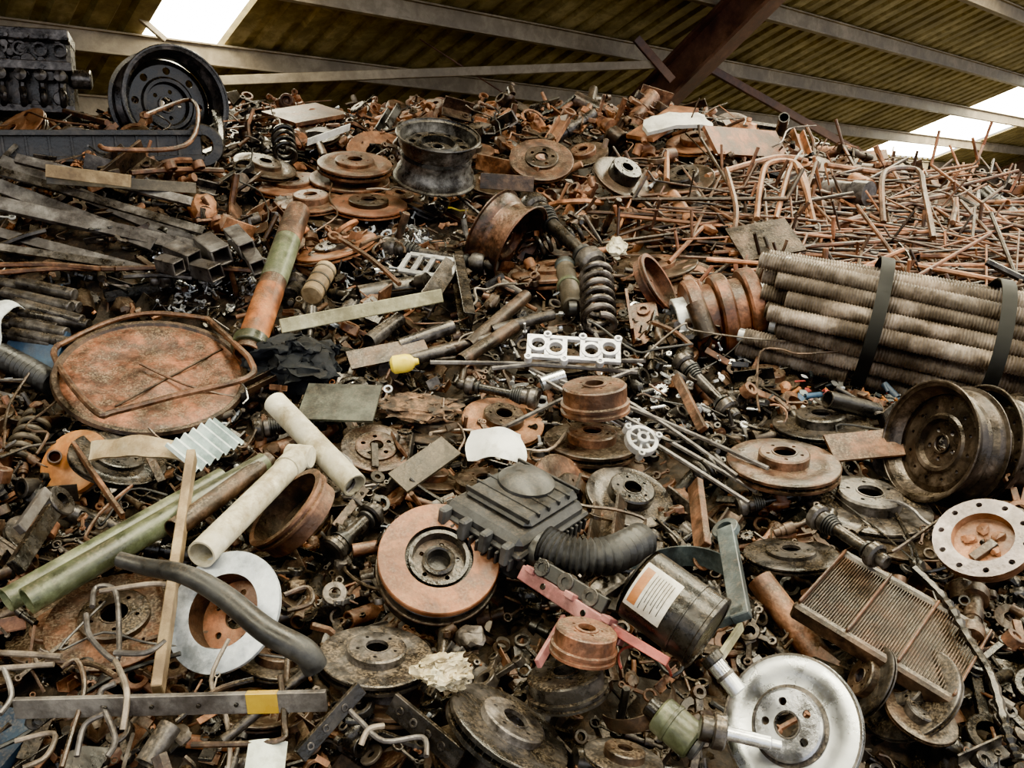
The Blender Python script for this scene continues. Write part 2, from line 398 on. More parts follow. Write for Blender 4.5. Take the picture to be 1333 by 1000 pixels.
while s<8:
    beamseg('roof_purlin',roof(-12,s,-.09),roof(31,s,-.09),.07,.14,'purlin')
    s+=.9
def onroof(px,py,off):
    d=ray(px,py); 
    t=(3.5+off+0)/(d.z+tanR*(d.x*N.x+d.y*N.y)); return CAM+d*t
a=onroof(1010,-30,-.22); b=CAM+ray(832,150)*8.0
beamseg('roof_rafter',a,b,.2,.3,'beam')
beamseg('roof_rafter',roof(-2,-6,-.3),roof(-2,8,-.3),.18,.3,'beam')
beamseg('roof_rafter',roof(21,-6,-.3),roof(21,8,-.3),.18,.3,'beam')
beamseg('roof_tie_bar',CAM+ray(265,106)*6.3,CAM+ray(855,84)*7.4,.05,.07,'purlin',False)
beamseg('knee_brace',CAM+ray(828,50)*7.3,CAM+ray(875,105)*7.4,.05,.07,'beam',False)
beamseg('roof_tie_bar',CAM+ray(150,-5)*5.6,CAM+ray(215,52)*5.9,.03,.04,'purlin',False)
beamseg('roof_brace_rod',CAM+ray(460,-5)*6.6,CAM+ray(700,150)*7.6,.012,.012,'beam',False)
beamseg('roof_brace_rod',CAM+ray(890,70)*8.6,CAM+ray(1120,200)*9.6,.05,.08,'beam',False)
def wall(name,a,b,h,mat):
    d=(b-a); L=d.length; M=frame((a+b)/2+Vector((0,0,h/2)),d.cross(Vector((0,0,1))),0,d); mb=MB()
    mb.add(box(L,h,.12,.005),I4,mat)
    n=int(L/.45)
    for i in range(n): mb.add(box(.06,h,.05,.005),T(-L/2+.45*(i+.5),0,.07),mat)
    mb.obj(name,M,False)
def g(d,s): p=D*d+N*s; return Vector((p.x,p.y,0))
wall('wall_back',g(-12,8.2),g(31,8.2),2.42,'brick')
wall('wall_right',g(31,-6),g(31,8.2),3,'brick')
wall('wall_left',g(-12,8.2),g(-12,-2),3,'brick')
mb=MB(); mb.add(box(60,60,.1,.01),T(6,8,-.05),'concrete'); mb.obj('floor',smooth=False)
# ================================================================== HEAP
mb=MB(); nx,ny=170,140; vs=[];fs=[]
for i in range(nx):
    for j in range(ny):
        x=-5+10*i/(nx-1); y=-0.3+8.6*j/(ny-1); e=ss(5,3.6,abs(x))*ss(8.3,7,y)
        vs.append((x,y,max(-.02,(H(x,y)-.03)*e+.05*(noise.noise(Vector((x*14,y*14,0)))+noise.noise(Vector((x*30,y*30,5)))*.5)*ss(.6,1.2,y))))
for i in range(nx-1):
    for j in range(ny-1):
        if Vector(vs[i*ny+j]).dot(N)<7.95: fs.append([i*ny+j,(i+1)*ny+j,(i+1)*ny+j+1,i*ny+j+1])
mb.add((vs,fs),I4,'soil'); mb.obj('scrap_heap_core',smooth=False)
# ================================================================== HERO OBJECTS
def brightrotor(mb,r,**k):
    rotor(mb,r,hr=.5,hh=.1,t=.12,bore=.17,nb=5,m1='chrome',m2='steel',c=(1.05,1.05,1.05),c2=(.6,.6,.63),bh=.06,m3='iron',seg=72)
    mb.add(ring(r*.56,r*.50,.012*r,48),T(0,0,r*.006),'iron'); 
    mb.add(ring(r*1.0,r*.965,.008*r,60),T(0,0,0),'iron')
disc(brightrotor,'machined_brake_rotor',1028,945,92,.93,160,.2,20)
occ(P(1028,945,.05),.2)
pipe('hub_spindle',935,952,1003,968,9,'steel',.28,.28,solid=True,ends=lambda mb,r,L:(mb.add(cyl(r*2.6,L*.25,28),T(0,0,-L*.12),'iron'),mb.add(cyl(r*1.9,L*.3,28),T(0,0,-L*.36),'grease'),mb.add(cyl(r*.7,L*.2,20),T(0,0,L),'steel')))
def stackrotor(mb,r,**k):
    mb.add(lathe([(r*.95,-r*.72),(r*1.0,-r*.66),(r*1.0,-r*.16),(r*.93,-r*.1),(r*.5,-r*.1)][::-1],48),I4,'grease')
    mb.add(ring(r*1.03,r*.9,r*.06,48),T(0,0,-r*.42),'drust')
    mb.add(lathe([(r*.56,0),(r*.985,0),(r,-r*.02),(r,-r*.12),(r*.5,-r*.12)][::-1],56),I4,'orust',(.9,.82,.8))
    mb.add(lathe([(r*.56,0),(r*.55,-r*.1),(r*.51,-r*.1),(r*.50,-r*.02),(r*.44,-r*.02),(r*.42,-r*.22)][::-1],48),I4,'grease',(2,1.9,1.8))
    mb.add(holed(r*.2,r*.43,5,r*.04,r*.05),T(0,0,-r*.2),'drust')
    mb.add(lathe([(r*.27,-r*.2),(r*.27,-r*.12),(r*.22,-r*.10),(r*.19,-r*.12),(r*.19,-r*.35),(.001,-r*.35)][::-1],32),I4,'grease')
disc(stackrotor,'rusty_brake_rotor_on_hub',572,724,80,.88,82,.22,12)
RL=[
(490,582,46,.66,85,.09,dict(m1='drust',m2='drust',hh=.08,hr=.6,c=(1.5,1.2,1.1),bh=.07)),
(655,547,54,.55,80,.07,dict(m1='orust',m2='drust',hh=.2,hr=.5)),
(565,555,52,.4,90,.05,dict(m1='soil',m2='soil')),
(820,645,58,.62,70,.1,dict(m1='iron',m2='grease',hh=.25)),
(745,650,66,.55,30,.09,dict(m1='rust',m2='drust',vent=True,hh=.15)),
(1020,600,72,.42,84,.15,dict(m1='drust',m2='drust',hh=.18,hr=.45,t=.2,c=(1.8,1.5,1.35))),
(1130,655,78,.45,80,.08,dict(m1='iron',m2='iron')),
(1150,690,70,.4,70,.05,dict(m1='drust',m2='iron')),
(1068,550,60,.35,88,.08,dict(m1='grease',m2='grease',c=(2,2,2))),
(490,852,74,.52,85,.16,dict(m1='iron',m2='iron',hh=.16,t=.2)),
(500,900,70,.45,80,.06,dict(m1='drust',m2='iron',t=.2)),
(665,945,86,.42,60,.14,dict(m1='grease',m2='iron',hh=.14,t=.24,c=(2,2,2))),
(640,990,80,.42,65,.06,dict(m1='drust',m2='iron',hh=.2,t=.24)),
(812,985,52,.4,80,.12,dict(m1='iron',m2='drust')),
(75,815,62,.6,115,.07,dict(m1='drust',m2='rust',hh=.12)),
(150,805,84,.7,100,.1,dict(m1='rust',m2='drust',hh=.12)),
(455,232,52,.3,90,.09,dict(m1='rust',m2='rust',t=.2)),
(462,212,48,.32,90,.18,dict(m1='rust',m2='rust',t=.22,hh=.1)),
(380,238,50,.3,95,.1,dict(m1='orust',m2='rust',hh=.1,c=(.75,.7,.7))),
(405,262,44,.3,95,.12,dict(m1='rust',m2='rust')),
(480,265,50,.3,90,.12,dict(m1='orust',m2='drust',c=(.7,.6,.6),hh=.12)),
(440,285,46,.3,85,.08,dict(m1='drust',m2='drust',hh=.15)),
(345,215,40,.35,80,.14,dict(m1='drust',m2='drust',hh=.15)),
(705,207,42,.62,85,.2,dict(m1='rust',m2='drust',hh=.1,bh=.06,c=(.9,.9,.85))),
(520,258,36,.35,85,.05,dict(m1='rust',m2='rust')),
(810,230,40,.5,60,.14,dict(m1='drust',m2='grease',hh=.4)),
(890,235,40,.5,100,.12,dict(m1='drust',m2='iron',hh=.3)),
(720,350,56,.25,95,.08,dict(m1='rust',m2='rust',t=.22,hh=.1)),
(850,345,58,.3,95,.07,dict(m1='drust',m2='rust',hh=.1)),
(730,470,48,.3,90,.09,dict(m1='drust',m2='drust')),
(905,365,42,.6,70,.08,dict(m1='rust',m2='orust')),
(770,572,62,.38,86,.09,dict(m1='drust',m2='rust',hh=.2,t=.24)),
(780,600,60,.38,80,.05,dict(m1='rust',m2='rust',hh=.2,t=.24)),
(1180,900,70,.7,130,.1,dict(m1='iron',m2='iron',hr=.45)),
(1128,885,50,.5,150,.1,dict(m1='iron',m2='drust')),
(330,228,46,.3,90,.05,dict(m1='rust',m2='rust')),
(610,195,34,.3,90,.1,dict(m1='rust',m2='drust')),
(905,185,38,.35,90,.08,dict(m1='orust',m2='rust')),
(1050,215,34,.4,80,.1,dict(m1='rust',m2='drust')),
(1030,720,60,.35,90,.1,dict(m1='grease',m2='grease',c=(2.2,2.2,2.2),hh=.1)),
(700,600,40,.3,90,.02,dict(m1='rust',m2='rust')),
(360,860,54,.4,80,.05,dict(m1='iron',m2='drust')),
(1200,930,46,.6,60,.12,dict(m1='drust',m2='iron',hh=.3)),
(420,640,44,.4,80,.05,dict(m1='drust',m2='iron')),
(560,620,44,.35,80,.05,dict(m1='drust',m2='rust')),
(1000,490,40,.4,80,.04,dict(m1='drust',m2='rust')),
(600,560,40,.4,80,.04,dict(m1='drust',m2='rust')),
(330,920,60,.4,80,.03,dict(m1='drust',m2='rust')),
(60,700,50,.5,60,.03,dict(m1='iron',m2='grease')),
(640,240,34,.35,80,.06,dict(m1='drust',m2='rust')),
(760,200,32,.45,100,.1,dict(m1='drust',m2='rust')),
]
for (x,y,r,k,a,l,kw) in RL: disc(rotor,'brake_rotor',x,y,r,k,a,l,spin=U(0,72),**kw)
disc(rotor,'worn_brake_rotor',290,795,80,.82,155,.2,10,m1='blued',m2='orust',hr=.66,hh=.4,flip=True,m3='drust',bh=.06,c2=(.7,.6,.55),vent=False,t=.08)  # inner hat wall coloured darker as painted shade, so the recess reads deep
disc(drum,'brake_drum',395,680,62,.35,140,.14,0,h=.55,m1='rust',m2='drust')
disc(drum,'brake_drum',775,535,45,.32,92,.2,0,h=.8,m1='rust',m2='rust',flip=True)
disc(drum,'brake_drum',845,375,42,.3,30,.14,0,h=.4,m1='rust',m2='drust',c=(1.1,.8,.75))
disc(drum,'brake_drum',758,852,44,.4,80,.24,0,h=.8,m1='rust',m2='rust',flip=True,c=(1.2,1.05,1))
disc(drum,'brake_drum',740,905,54,.45,100,.15,0,h=.6,m1='grease',m2='grease',flip=True,c=(2,2,2))
disc(drum,'brake_drum',630,640,40,.4,90,.03,0,h=.5,m1='drust',m2='rust',flip=True)
def dome(mb,r,**k):
    mb.add(lathe([(r,0),(r*.97,.12*r),(r*.8,.22*r),(r*.4,.3*r),(.001,.32*r)][::-1],40),I4,'orange'); mb.add(lathe([(r,0),(r*1.05,-.05*r),(r*.8,-.1*r),(.01,-.1*r)][::-1],40),I4,'drust')
disc(dome,'orange_metal_cap',98,603,46,.75,150,.09)
disc(rotor,'brake_rotor',155,595,60,.55,75,.12,m1='grease',m2='grease',c=(1.8,1.8,1.8),hh=.1)
# wheels
disc(wheel,'steel_wheel_rim',212,138,68,.92,20,.2,0,W=.2,m1='grease',m2='grease',nv=8,face=.35,c=(2.6,2.6,2.7),c2=(.8,.8,.8),hv=.07) 
disc(wheel,'steel_wheel_rim',1246,582,80,.72,168,.24,15,W=.10,m1='iron',m2='iron',nv=12,hv=.03,c=(.75,.62,.52),face=.6)
disc(wheel,'steel_wheel_rim',1318,590,80,.66,168,.12,0,W=.12,m1='iron',m2='iron',nv=12,hv=.03,c=(.65,.55,.47),face=.6)
disc(wheel,'steel_wheel_rim',566,232,54,.42,85,.22,0,W=.2,m1='iron',m2='grease',c=(1.5,1.6,1.6))
disc(wheel,'rusty_wheel_rim',640,300,58,.42,-30,.2,0,W=.15,m1='drust',m2='drust',c=(1.5,1.2,1.1),face=.6,hv=.06)
def lid(mb,r,**k):
    mb.add(lathe([(r*1.0,-.03*r),(r*1.02,.0),(r*1.0,.035*r),(r*.95,.035*r),(r*.93,.005*r)][::-1],64),I4,'drust',(1.1,1.1,1.1))
    pr=[(r*.93,.005*r)]+[(r*.93*(1-i/10)+.0005,.005*r+.02*r*math.sin(i*.9)) for i in range(1,11)]
    mb.add(lathe(pr[::-1],64),I4,'rust',(1.5,1.25,1.15))
    mb.add(box(r*.02,r*1.5,r*.02),T(r*.2,0,.03*r)@RZ(-30),'drust')
disc(lid,'rusty_drum_lid',200,488,117,.62,92,.16,0); occ(P(200,488,.02),.34)
wire('bent_rebar',[(78,448,.2),(70,462,.2),(92,500,.22),(128,538,.22),(150,536,.22),(230,515,.22),(322,492,.22),(326,470,.2),(308,450,.2),(270,415,.18)],4.2,'rust')
wire('bent_rebar',[(270,415,.18),(200,408,.16),(140,420,.16),(72,452,.18)],3.5,'rust')
def flange(mb,r,**k):
    mb.add(holed(r*.62,r,10,r*.065,.1*r,Rc=r*.84),T(0,0,.1*r),'barsteel',(1.9,1.75,1.75)); mb.add(lathe([(r,.1*r),(r,-.08*r),(r*.9,-.3*r)][::-1],40),I4,'rust')
    mb.add(lathe([(r*.62,.1*r),(r*.6,-.1*r),(.01,-.13*r)][::-1],40),I4,'orust')
    for i in range(5): mb.add(lump(r*.16,r*.11,r*.07,.3,2,10,7,i*7),RZ(72*i)@T(r*.3,0,-.08*r),'orust')
    mb.add(box(r*.6,r*.2,r*.12),T(-r*.1,-r*.25,-.03*r)@RZ(20),'drust')
disc(flange,'bolted_flange',1280,702,60,.82,110,.2)
def finpack(mb,r,**k):
    for i in range(5): mb.add(ring(r*(1 if i%2==0 else .8),r*.5,.34*r,36),T(0,0,.34*r*i),'rust',(1.1,.95,.9))
    mb.add(ring(r*.62,r*.5,2.3*r,28),T(0,0,-.3*r),'alu')
disc(finpack,'rusty_flanged_roller',985,400,54,.25,192,.16)
def bundle():
    a=P(998,397,.19); b=P(1345,472,.17); b=a+(b-a)*1.35; M,L=segM(a,b); mb=MB(); rr=.0285
    cells=[]
    for row in range(-4,5):
        for c in range(-4,5):
            x=(row)*rr*1.76; y=(c+(row%2)*.5)*rr*2.02
            if x*x+y*y<(rr*7.0)**2: cells.append((x,y))
    nr=120
    for (x,y) in cells:
        z0=U(-.07,.07); pr=[]
        for i in range(nr):
            z=L*i/nr; pr+= [(rr*.86,z),(rr*1.0,z+L/nr*.5)]
        pr+=[(rr*.9,L),(rr*.7,L),(rr*.7,L-.05)]
        t=U(.65,1.3); mb.add(lathe([(rr*.7,.08),(rr*.72,0)]+pr,10),T(x,y,z0)@RX(U(-1.8,1.8))@RY(U(-1.8,1.8)),'conduit',(t,t,t))
        if R_()<.4: mb.add(ring(rr*.8,rr*.66,.03,14),T(x,y,z0-.02),'alu')
    for z in(.30*L,.61*L):
        n=33; vs=[];fs=[]
        for i in range(n):
            q=2*math.pi*i/(n-1); R1=rr*(7.9+.15*math.sin(5*q)); zz=z+.02*math.sin(q)
            cx,cy=math.cos(q),math.sin(q)
            vs+= [(cx*R1,cy*R1,zz-.02),(cx*R1*1.02,cy*R1*1.02,zz-.02),(cx*R1*1.02,cy*R1*1.02,zz+.02),(cx*R1,cy*R1,zz+.02)]
        for i in range(n-1):
            for kx in range(4): fs.append([i*4+kx,i*4+(kx+1)%4,i*4+4+(kx+1)%4,i*4+4+kx])
        mb.add((vs,fs),I4,'strap')
    occseg(a,b,.2); mb.obj('ribbed_conduit_bundle',M)
bundle()
# --- pipes
pipe('painted_steel_post',388,275,322,462,17,'rust',.26,.16,ends=lambda mb,r,L:(mb.add(ring(r*1.03,r*.9,L*.30,28),T(0,0,L*.24),'greenp'),mb.add(ring(r*1.03,r*.9,L*.34,28),T(0,0,L*.6),'orust',(1,.75,.42)),mb.add(ring(r*1.3,r*.9,L*.05,28),T(0,0,L*.92),'greenp',(.6,.6,.6)),mb.add(ring(r*1.03,r*.9,L*.2,28),T(0,0,L*.04),'rust')))
pipe('green_steel_pipe',35,783,345,604,17,'greenp',.22,.2)
pipe('green_steel_pipe',8,782,290,622,15,'greenp',.2,.16)
pipe('rusty_steel_pipe',225,690,350,600,13,'drust',.24,.2)
pipe('cream_painted_pipe',358,524,462,632,16,'cream',.2,.14)
pipe('cream_painted_pipe',262,722,392,592,17,'cream',.28,.2,ends=lambda mb,r,L:(mb.add(ring(r*1.12,r*.95,L*.1,28),T(0,0,L*.82),'cream',(.85,.85,.85)),mb.add(cyl(r*1.0,r*2.2,24),T(0,-1.1*r,L*.98)@RX(-90),'cream',(1.1,1.1,1.1))))
pipe('steel_tube_offcut',905,395,922,440,13,'drust',.2,.12,th=.25)
pipe('galvanised_tube_offcut',905,375,950,425,12,'rust',.18,.12,th=.25)
for q in [(520,450,590,425,9,'iron'),(610,450,685,385,9,'drust'),(600,470,670,425,9,'drust'),(480,445,520,415,10,'iron'),(560,460,640,440,8,'drust'),(530,470,600,450,8,'iron'),(640,430,720,410,7,'iron')]: pipe('steel_tube_offcut',*q,.12,.12)
pipe('rusty_steel_pipe',875,255,900,290,9,'orust',.1,.1)
pipe('short_pipe_nipple',705,500,735,490,10,'steel',.14,.16,th=.25)
pipe('steel_tube_offcut',190,995,222,945,15,'iron',.2,.2,th=.2)
pipe('axle_shaft',290,965,405,870,7,'iron',.18,.18,solid=True)
for i in range(12):
    y=368+(i%6)*13; x=U(-15,8)+(i//6)*20; pipe('steel_round_bar_offcut',x,y,x+U(65,100),y+U(14,26),8,'iron',.12+.03*(i//6),.12+.03*(i//6),solid=True,seg=14)
def canister(mb,r,L):
    mb.add(lathe([(.001,-.1*r),(r*.8,-.08*r),(r*.99,.02*r)][::-1],48),I4,'grease'); mb.add(cyl(r*.25,r*.2,20),T(0,0,-.25*r),'iron')
    for st in (20,):
        mb.add(lathe([(r*1.008,L*.06),(r*1.008,L*.55)][::-1],20,arc=75,start=st),I4,'label')
        mb.add(lathe([(r*1.014,L*.09),(r*1.014,L*.2)][::-1],20,arc=60,start=st+8),I4,'orange')
        for q in range(7): mb.add(lathe([(r*1.014,L*(.24+q*.038)),(r*1.014,L*(.25+q*.038))][::-1],12,arc=58-(q*13)%24,start=st+10),I4,'iron')
    mb.add(ring(r*1.04,r*.9,L*.06,48),T(0,0,L*.95),'grease')
    mb.add(ring(r*1.03,r*.9,L*.03,48),T(0,0,L*.7),'grease')
pipe('black_filter_canister',830,758,922,825,50,'grease',.28,.24,solid=True,seg=48,ends=canister)
def shock(mb,r,L):
    mb.add(cyl(r*1.1,L*.12,24),I4,'teal'); mb.add(cyl(r*1.15,L*.06,24),T(0,0,L*.5),'greenp',(.7,.7,.7)); mb.add(ring(r*.7,r*.35,r*.8,20),T(0,-.4*r,L*1.03)@RX(-90),'rubber')
pipe('green_bump_stop',858,928,905,968,25,'greenp',.2,.2,solid=True,ends=lambda mb,r,L:(mb.add(ring(r*.8,r*.35,L*.15,24),T(0,0,L),'rubber',(2,2,2)),mb.add(ring(r*1.08,r*.9,L*.1,24),T(0,0,L*.3),'greenp',(.6,.6,.6)),mb.add(cyl(r*.6,L*.3,20),T(0,0,-L*.3),'grease')))
pipe('shock_absorber',735,345,745,400,13,'olive',.12,.12,solid=True,ends=shock)
pipe('shock_absorber',405,385,425,350,14,'wood',.12,.12,solid=True,seg=18,ends=lambda mb,r,L:[mb.add(ring(r*1.06,r*.9,L*.05,18),T(0,0,L*z),'olive') for z in(.2,.5,.8)])
def spr(name,x1,y1,x2,y2,r,turns,wr,mat,l=.16):
    a,b=P(x1,y1,l),P(x2,y2,l+.04); M,L=segM(a,b); r=mpx(a,r); mb=MB(); mb.add(helix(r,L/turns,turns,mpx(a,wr),10,20),I4,mat,(1.4,1.35,1.3)); occseg(a,b,r); mb.obj(name,M)
spr('coil_spring',780,425,776,357,20,6.2,4.5,'iron')
spr('coil_spring',372,205,368,172,13,4.5,3,'grease')
spr('coil_spring',905,620,940,600,15,5,3.5,'grease',.1)
spr('coil_spring',20,600,50,545,16,5,4,'olive',.08)
spr('coil_spring',700,320,760,300,11,6,3,'grease',.1)
def cv(mb,r,L):
    for z,k,l in((0,2.2,.12),(.12,1.7,.1),(.22,1.3,.05),(.75,1.5,.05),(.82,2.1,.12),(.95,1.2,.1)): mb.add(lathe([(.001,0),(r*k*.85,0),(r*k,L*l*.2),(r*k,L*l*.8),(r*k*.8,L*l),(.001,L*l)],22),T(0,0,L*z),'iron' if l>.06 else 'rubber')
    for i in range(5): mb.add(ring(r*(1.9-.15*i),r,L*.022,20),T(0,0,L*(.2+.03*i)),'rubber')
for q in [(885,468,955,540,7,'iron',.13,.1),(1060,670,1150,730,8,'iron',.18,.18),(500,320,640,345,6,'iron',.12,.12),(300,345,200,365,6,'iron',.12,.12),(430,720,490,665,9,'grease',.12,.12),(700,520,600,500,6,'grease',.1,.1),(330,560,430,545,7,'grease',.08,.08),(960,660,1060,640,6,'grease',.1,.1)]:
    pipe('cv_axle_shaft',*q,solid=True,ends=cv)
pipe('drive_shaft',690,265,780,352,9,'grease',.16,.14,solid=True,ends=cv)
pipe('steel_stub_axle',930,862,962,902,12,'steel',.3,.28,solid=True,ends=lambda mb,r,L:(mb.add(cyl(r*1.3,L*.3,20),T(0,0,-L*.25),'grease'),mb.add(ring(r*1.12,r*.8,L*.1,20),T(0,0,L*.4),'iron')))
# --- bars, channels
bar('wooden_stake',250,592,205,900,24,12,'wood',.28,.16,90)
bar('painted_timber_batten',365,425,575,385,18,10,'palewood',.16,.16,80)
def leaf(mb,w,t,L):
    mb.add(box(t*1.2,w*1.03,L*.1),T(0,0,L*.8),'yellow',(.5,.42,.4))
    for z in(.3,.45,.6,.72): mb.add(cyl(w*.1,t*.6,12),T(t*.3,0,L*z)@RY(90),'grease')
bar('leaf_spring',20,922,425,912,28,8,'barsteel',.19,.22,90,ex=leaf)
for (x1,y1,x2,y2,w,m,l) in [(0,208,300,335,16,'barsteel',.2),(-10,262,270,325,18,'barsteel',.24),(-10,238,200,318,18,'barsteel',.2),(-10,300,190,352,13,'barsteel',.18),(0,222,265,300,11,'iron',.26),(-10,320,160,345,10,'iron',.2),(20,205,250,262,12,'barsteel',.25)]:
    chan('steel_channel_bar',x1,y1,x2,y2,w,m,l,l-.04,60)
for (x1,y1,x2,y2,w) in [(262,335,230,322,22),(300,330,276,312,24),(332,322,312,300,20),(290,352,262,345,20),(345,345,330,322,18),(240,345,215,338,18)]:
    chan('square_steel_tube_offcut',x1,y1,x2,y2,w,'barsteel',.24,.2,70,tubular=True)
bar('steel_flat_bar',60,232,255,245,14,5,'olive',.26,.24,90)
bar('wooden_board',60,222,170,236,16,6,'wood',.3,.28,90)
def axle(mb,w,t,L):
    for i in range(9):
        mb.add(box(t*1.3,w*.9,L*.012),T(0,0,L*(.08+.1*i)),'grease')
    mb.add(ring(w*.8,w*.4,w*.5,30),T(-w*.2,0,L*1.0)@RY(90),'grease'); mb.add(ring(w*.7,w*.3,w*.5,30),T(-w*.2,0,L*.4)@RY(90),'iron')
    mb.add(box(t*2,w*.2,L),T(0,w*.45,L/2),'grease'); mb.add(box(t*2,w*.2,L),T(0,-w*.45,L/2),'grease')
bar('vehicle_rear_axle',-20,192,262,190,36,22,'grease',.14,.15,90,ex=axle)
wire('bent_tube_loop',[(130,190,.25),(150,195,.25),(240,190,.25),(258,150,.25),(245,130,.25),(190,150,.25)],3,'rust')
wire('curved_exhaust_tube',[(262,205,.1),(285,190,.12),(282,150,.14),(272,120,.16)],7,'grease')
bar('pink_painted_rail',680,745,812,832,20,13,'pink',.2,.22,60,ex=lambda mb,w,t,L:[mb.add(box(t*1.6,w*.4,L*.08),T(t*.3,-w*.5,L*z),'pink') for z in(.1,.5,.85)]+[mb.add(cyl(w*.22,t*1.3,14),T(-t*.7,0,L*z)@RY(90),'grease') for z in(.25,.65)])
bar('pink_painted_rail',800,820,870,862,12,9,'redp',.24,.22,60)
bar('steel_angle_bracket',700,865,735,805,12,6,'pink',.22,.22,70)
bar('black_ribbed_linkage',700,735,790,790,20,12,'rubber',.24,.24,60,ex=lambda mb,w,t,L:[mb.add(ring(w*.6,w*.3,t*1.4,18),T(-t*.7,0,L*z)@RY(90),'grease',(2,2,2)) for z in(.1,.45,.8)])
chan('steel_channel_offcut',550,400,590,340,24,'iron',.14,.16,30)
chan('steel_channel_offcut',615,420,600,345,26,'grease',.16,.14,100)
chan('rusty_channel_offcut',620,210,700,228,20,'rust',.16,.16,90)
chan('rusty_channel_offcut',625,235,695,240,20,'drust',.18,.16,90)
bar('rusty_flat_bar',160,672,95,578,9,5,'rust',.18,.16,90)
bar('rusty_flat_bar',880,490,915,560,12,8,'rust',.12,.12,50)
bar('rusty_steel_bracket',905,630,915,715,24,10,'rust',.12,.12,60)
bar('green_steel_bracket',945,690,965,805,24,14,'teal',.2,.2,30,ex=lambda mb,w,t,L:(mb.add(ring(w*.8,w*.45,t*.8,24),T(-t*.4,0,0)@RY(90),'teal'),mb.add(box(t,w*1.6,t),T(0,w*.5,L*.95),'teal')))
bar('wooden_lath',935,860,965,815,12,6,'palewood',.14,.14,80)
bar('perforated_steel_bracket',510,915,600,990,30,8,'grease',.2,.2,70,ex=lambda mb,w,t,L:[mb.add(ring(w*.2,w*.12,t*1.4,14),T(-t*.7,0,L*z)@RY(90),'iron') for z in(.15,.35,.55,.75)])
bar('perforated_steel_bracket',390,985,470,895,20,8,'grease',.2,.2,70,ex=lambda mb,w,t,L:[mb.add(ring(w*.25,w*.15,t*1.4,14),T(-t*.7,0,L*z)@RY(90),'iron') for z in(.15,.4,.7)])
bar('black_steel_lever',20,740,75,655,22,12,'grease',.18,.16,60,ex=lambda mb,w,t,L:mb.add(ring(w,w*.5,t*1.5,20),T(-t*.7,0,L)@RY(90),'iron'))
bar('blue_steel_lever',25,690,60,640,14,10,'barsteel',.24,.22,60)
for (x1,y1,x2,y2) in [(560,472,830,485),(690,480,985,640),(700,490,975,655),(780,500,960,620),(775,435,800,495),(650,560,830,480),(640,480,840,470),(720,492,1000,610)]:
    wire('long_steel_rod',[(x1,y1),((x1+x2)/2,(y1+y2)/2-4,.15),(x2,y2)],3,'barsteel',.16,6)
for (x1,y1,x2,y2,m) in [(0,355,150,350,'rust'),(0,345,130,350,'rust'),(150,350,330,352,'rust'),(160,360,250,362,'iron'),(0,320,60,300,'iron'),(0,210,20,190,'iron'),(0,130,140,160,'rust'),(170,225,290,222,'rust'),(440,310,520,370,'rust'),(850,420,900,450,'rust')]:
    wire('thin_steel_rod',[(x1,y1),((x1+x2)/2+3,(y1+y2)/2-3),(x2,y2)],3.5,m,.16,6)
wire('black_rubber_hose',[(155,728,.32),(190,738,.32),(240,748,.32),(290,775,.3),(345,820,.28),(395,848,.24),(410,868,.2)],14,'rubber',sub=8,seg=16,rf=lambda t:.75+.45*min(1,t*1.3))
HK=[[(120,790),(125,765),(150,770),(155,830),(150,860),(118,830),(112,800)],[(0,850),(40,852),(80,855)],[(80,1000),(95,950),(110,895),(100,860),(80,870)],[(140,985),(150,960),(130,905),(150,890)],[(130,770),(200,760),(230,765)],[(365,880),(370,940),(360,965),(250,970)],[(455,925),(470,940),(500,965),(550,960),(555,985)],[(470,970),(480,950),(500,945)],[(370,775),(400,765),(405,785),(375,795)],[(150,850),(190,850),(215,835)],[(0,870),(70,865)],[(375,840),(370,960)],[(0,930),(15,905),(5,870)],[(150,860),(165,900),(160,950)],[(60,860),(120,865),(150,880)],[(100,985),(110,945),(135,930)],[(20,965),(70,955),(60,985),(30,1000)],[(230,940),(280,900),(330,885)]]
for i,h in enumerate(HK): wire('bent_steel_rod',[(x,y) for x,y in h],4 if i%2 else 3.6,['barsteel','conduit','drust'][i%3],.2,8)
def airbox():
    M,lx,ly=panel((585,645),(688,705),(610,602),(.28,.26,.28)); mb=MB(); hz=.11
    ly*=1.75; lx*=.97; c=(1.2,1.2,1.25)
    mb.add(box(lx,ly,hz,.014),T(lx/2,ly/2-.02,-hz/2),'rubber',c)
    mb.add(box(lx*1.08,ly*1.07,.014,.005),T(lx/2,ly/2-.02,-.035),'rubber',c)
    mb.add(box(lx*.86,ly*.8,.03,.014),T(lx/2,ly/2,.008),'rubber',c)
    mb.add(lathe([(.001,.045),(lx*.2,.04),(lx*.3,.025),(lx*.33,.0)][::-1],28),T(lx*.45,ly*.6,.005),'rubber',c)
    for i in range(12): mb.add(box(.007,.018,.03,.002),T(lx*(i+.5)/12,-.03,-.055),'rubber',c)
    for i in range(14): mb.add(box(.018,.008,.03,.002),T(lx*1.02,ly*(i+.5)/14-.02,-.055),'rubber',c)
    for i in range(6): mb.add(box(lx*.82,.006,.012,.001),T(lx*.5,ly*(.13+.15*i),.02),'rubber',c)
    for i in range(4): mb.add(box(.02,.03,.05,.004),T(lx*(.1+.27*i),-.035,-.03),'rubber',(2,2,2))
    mb.add(ring(.05,.042,.08,24),T(lx+.0,ly*.2,-hz/2)@RY(90),'rubber')
    mb.obj('black_air_filter_housing',M)
airbox()
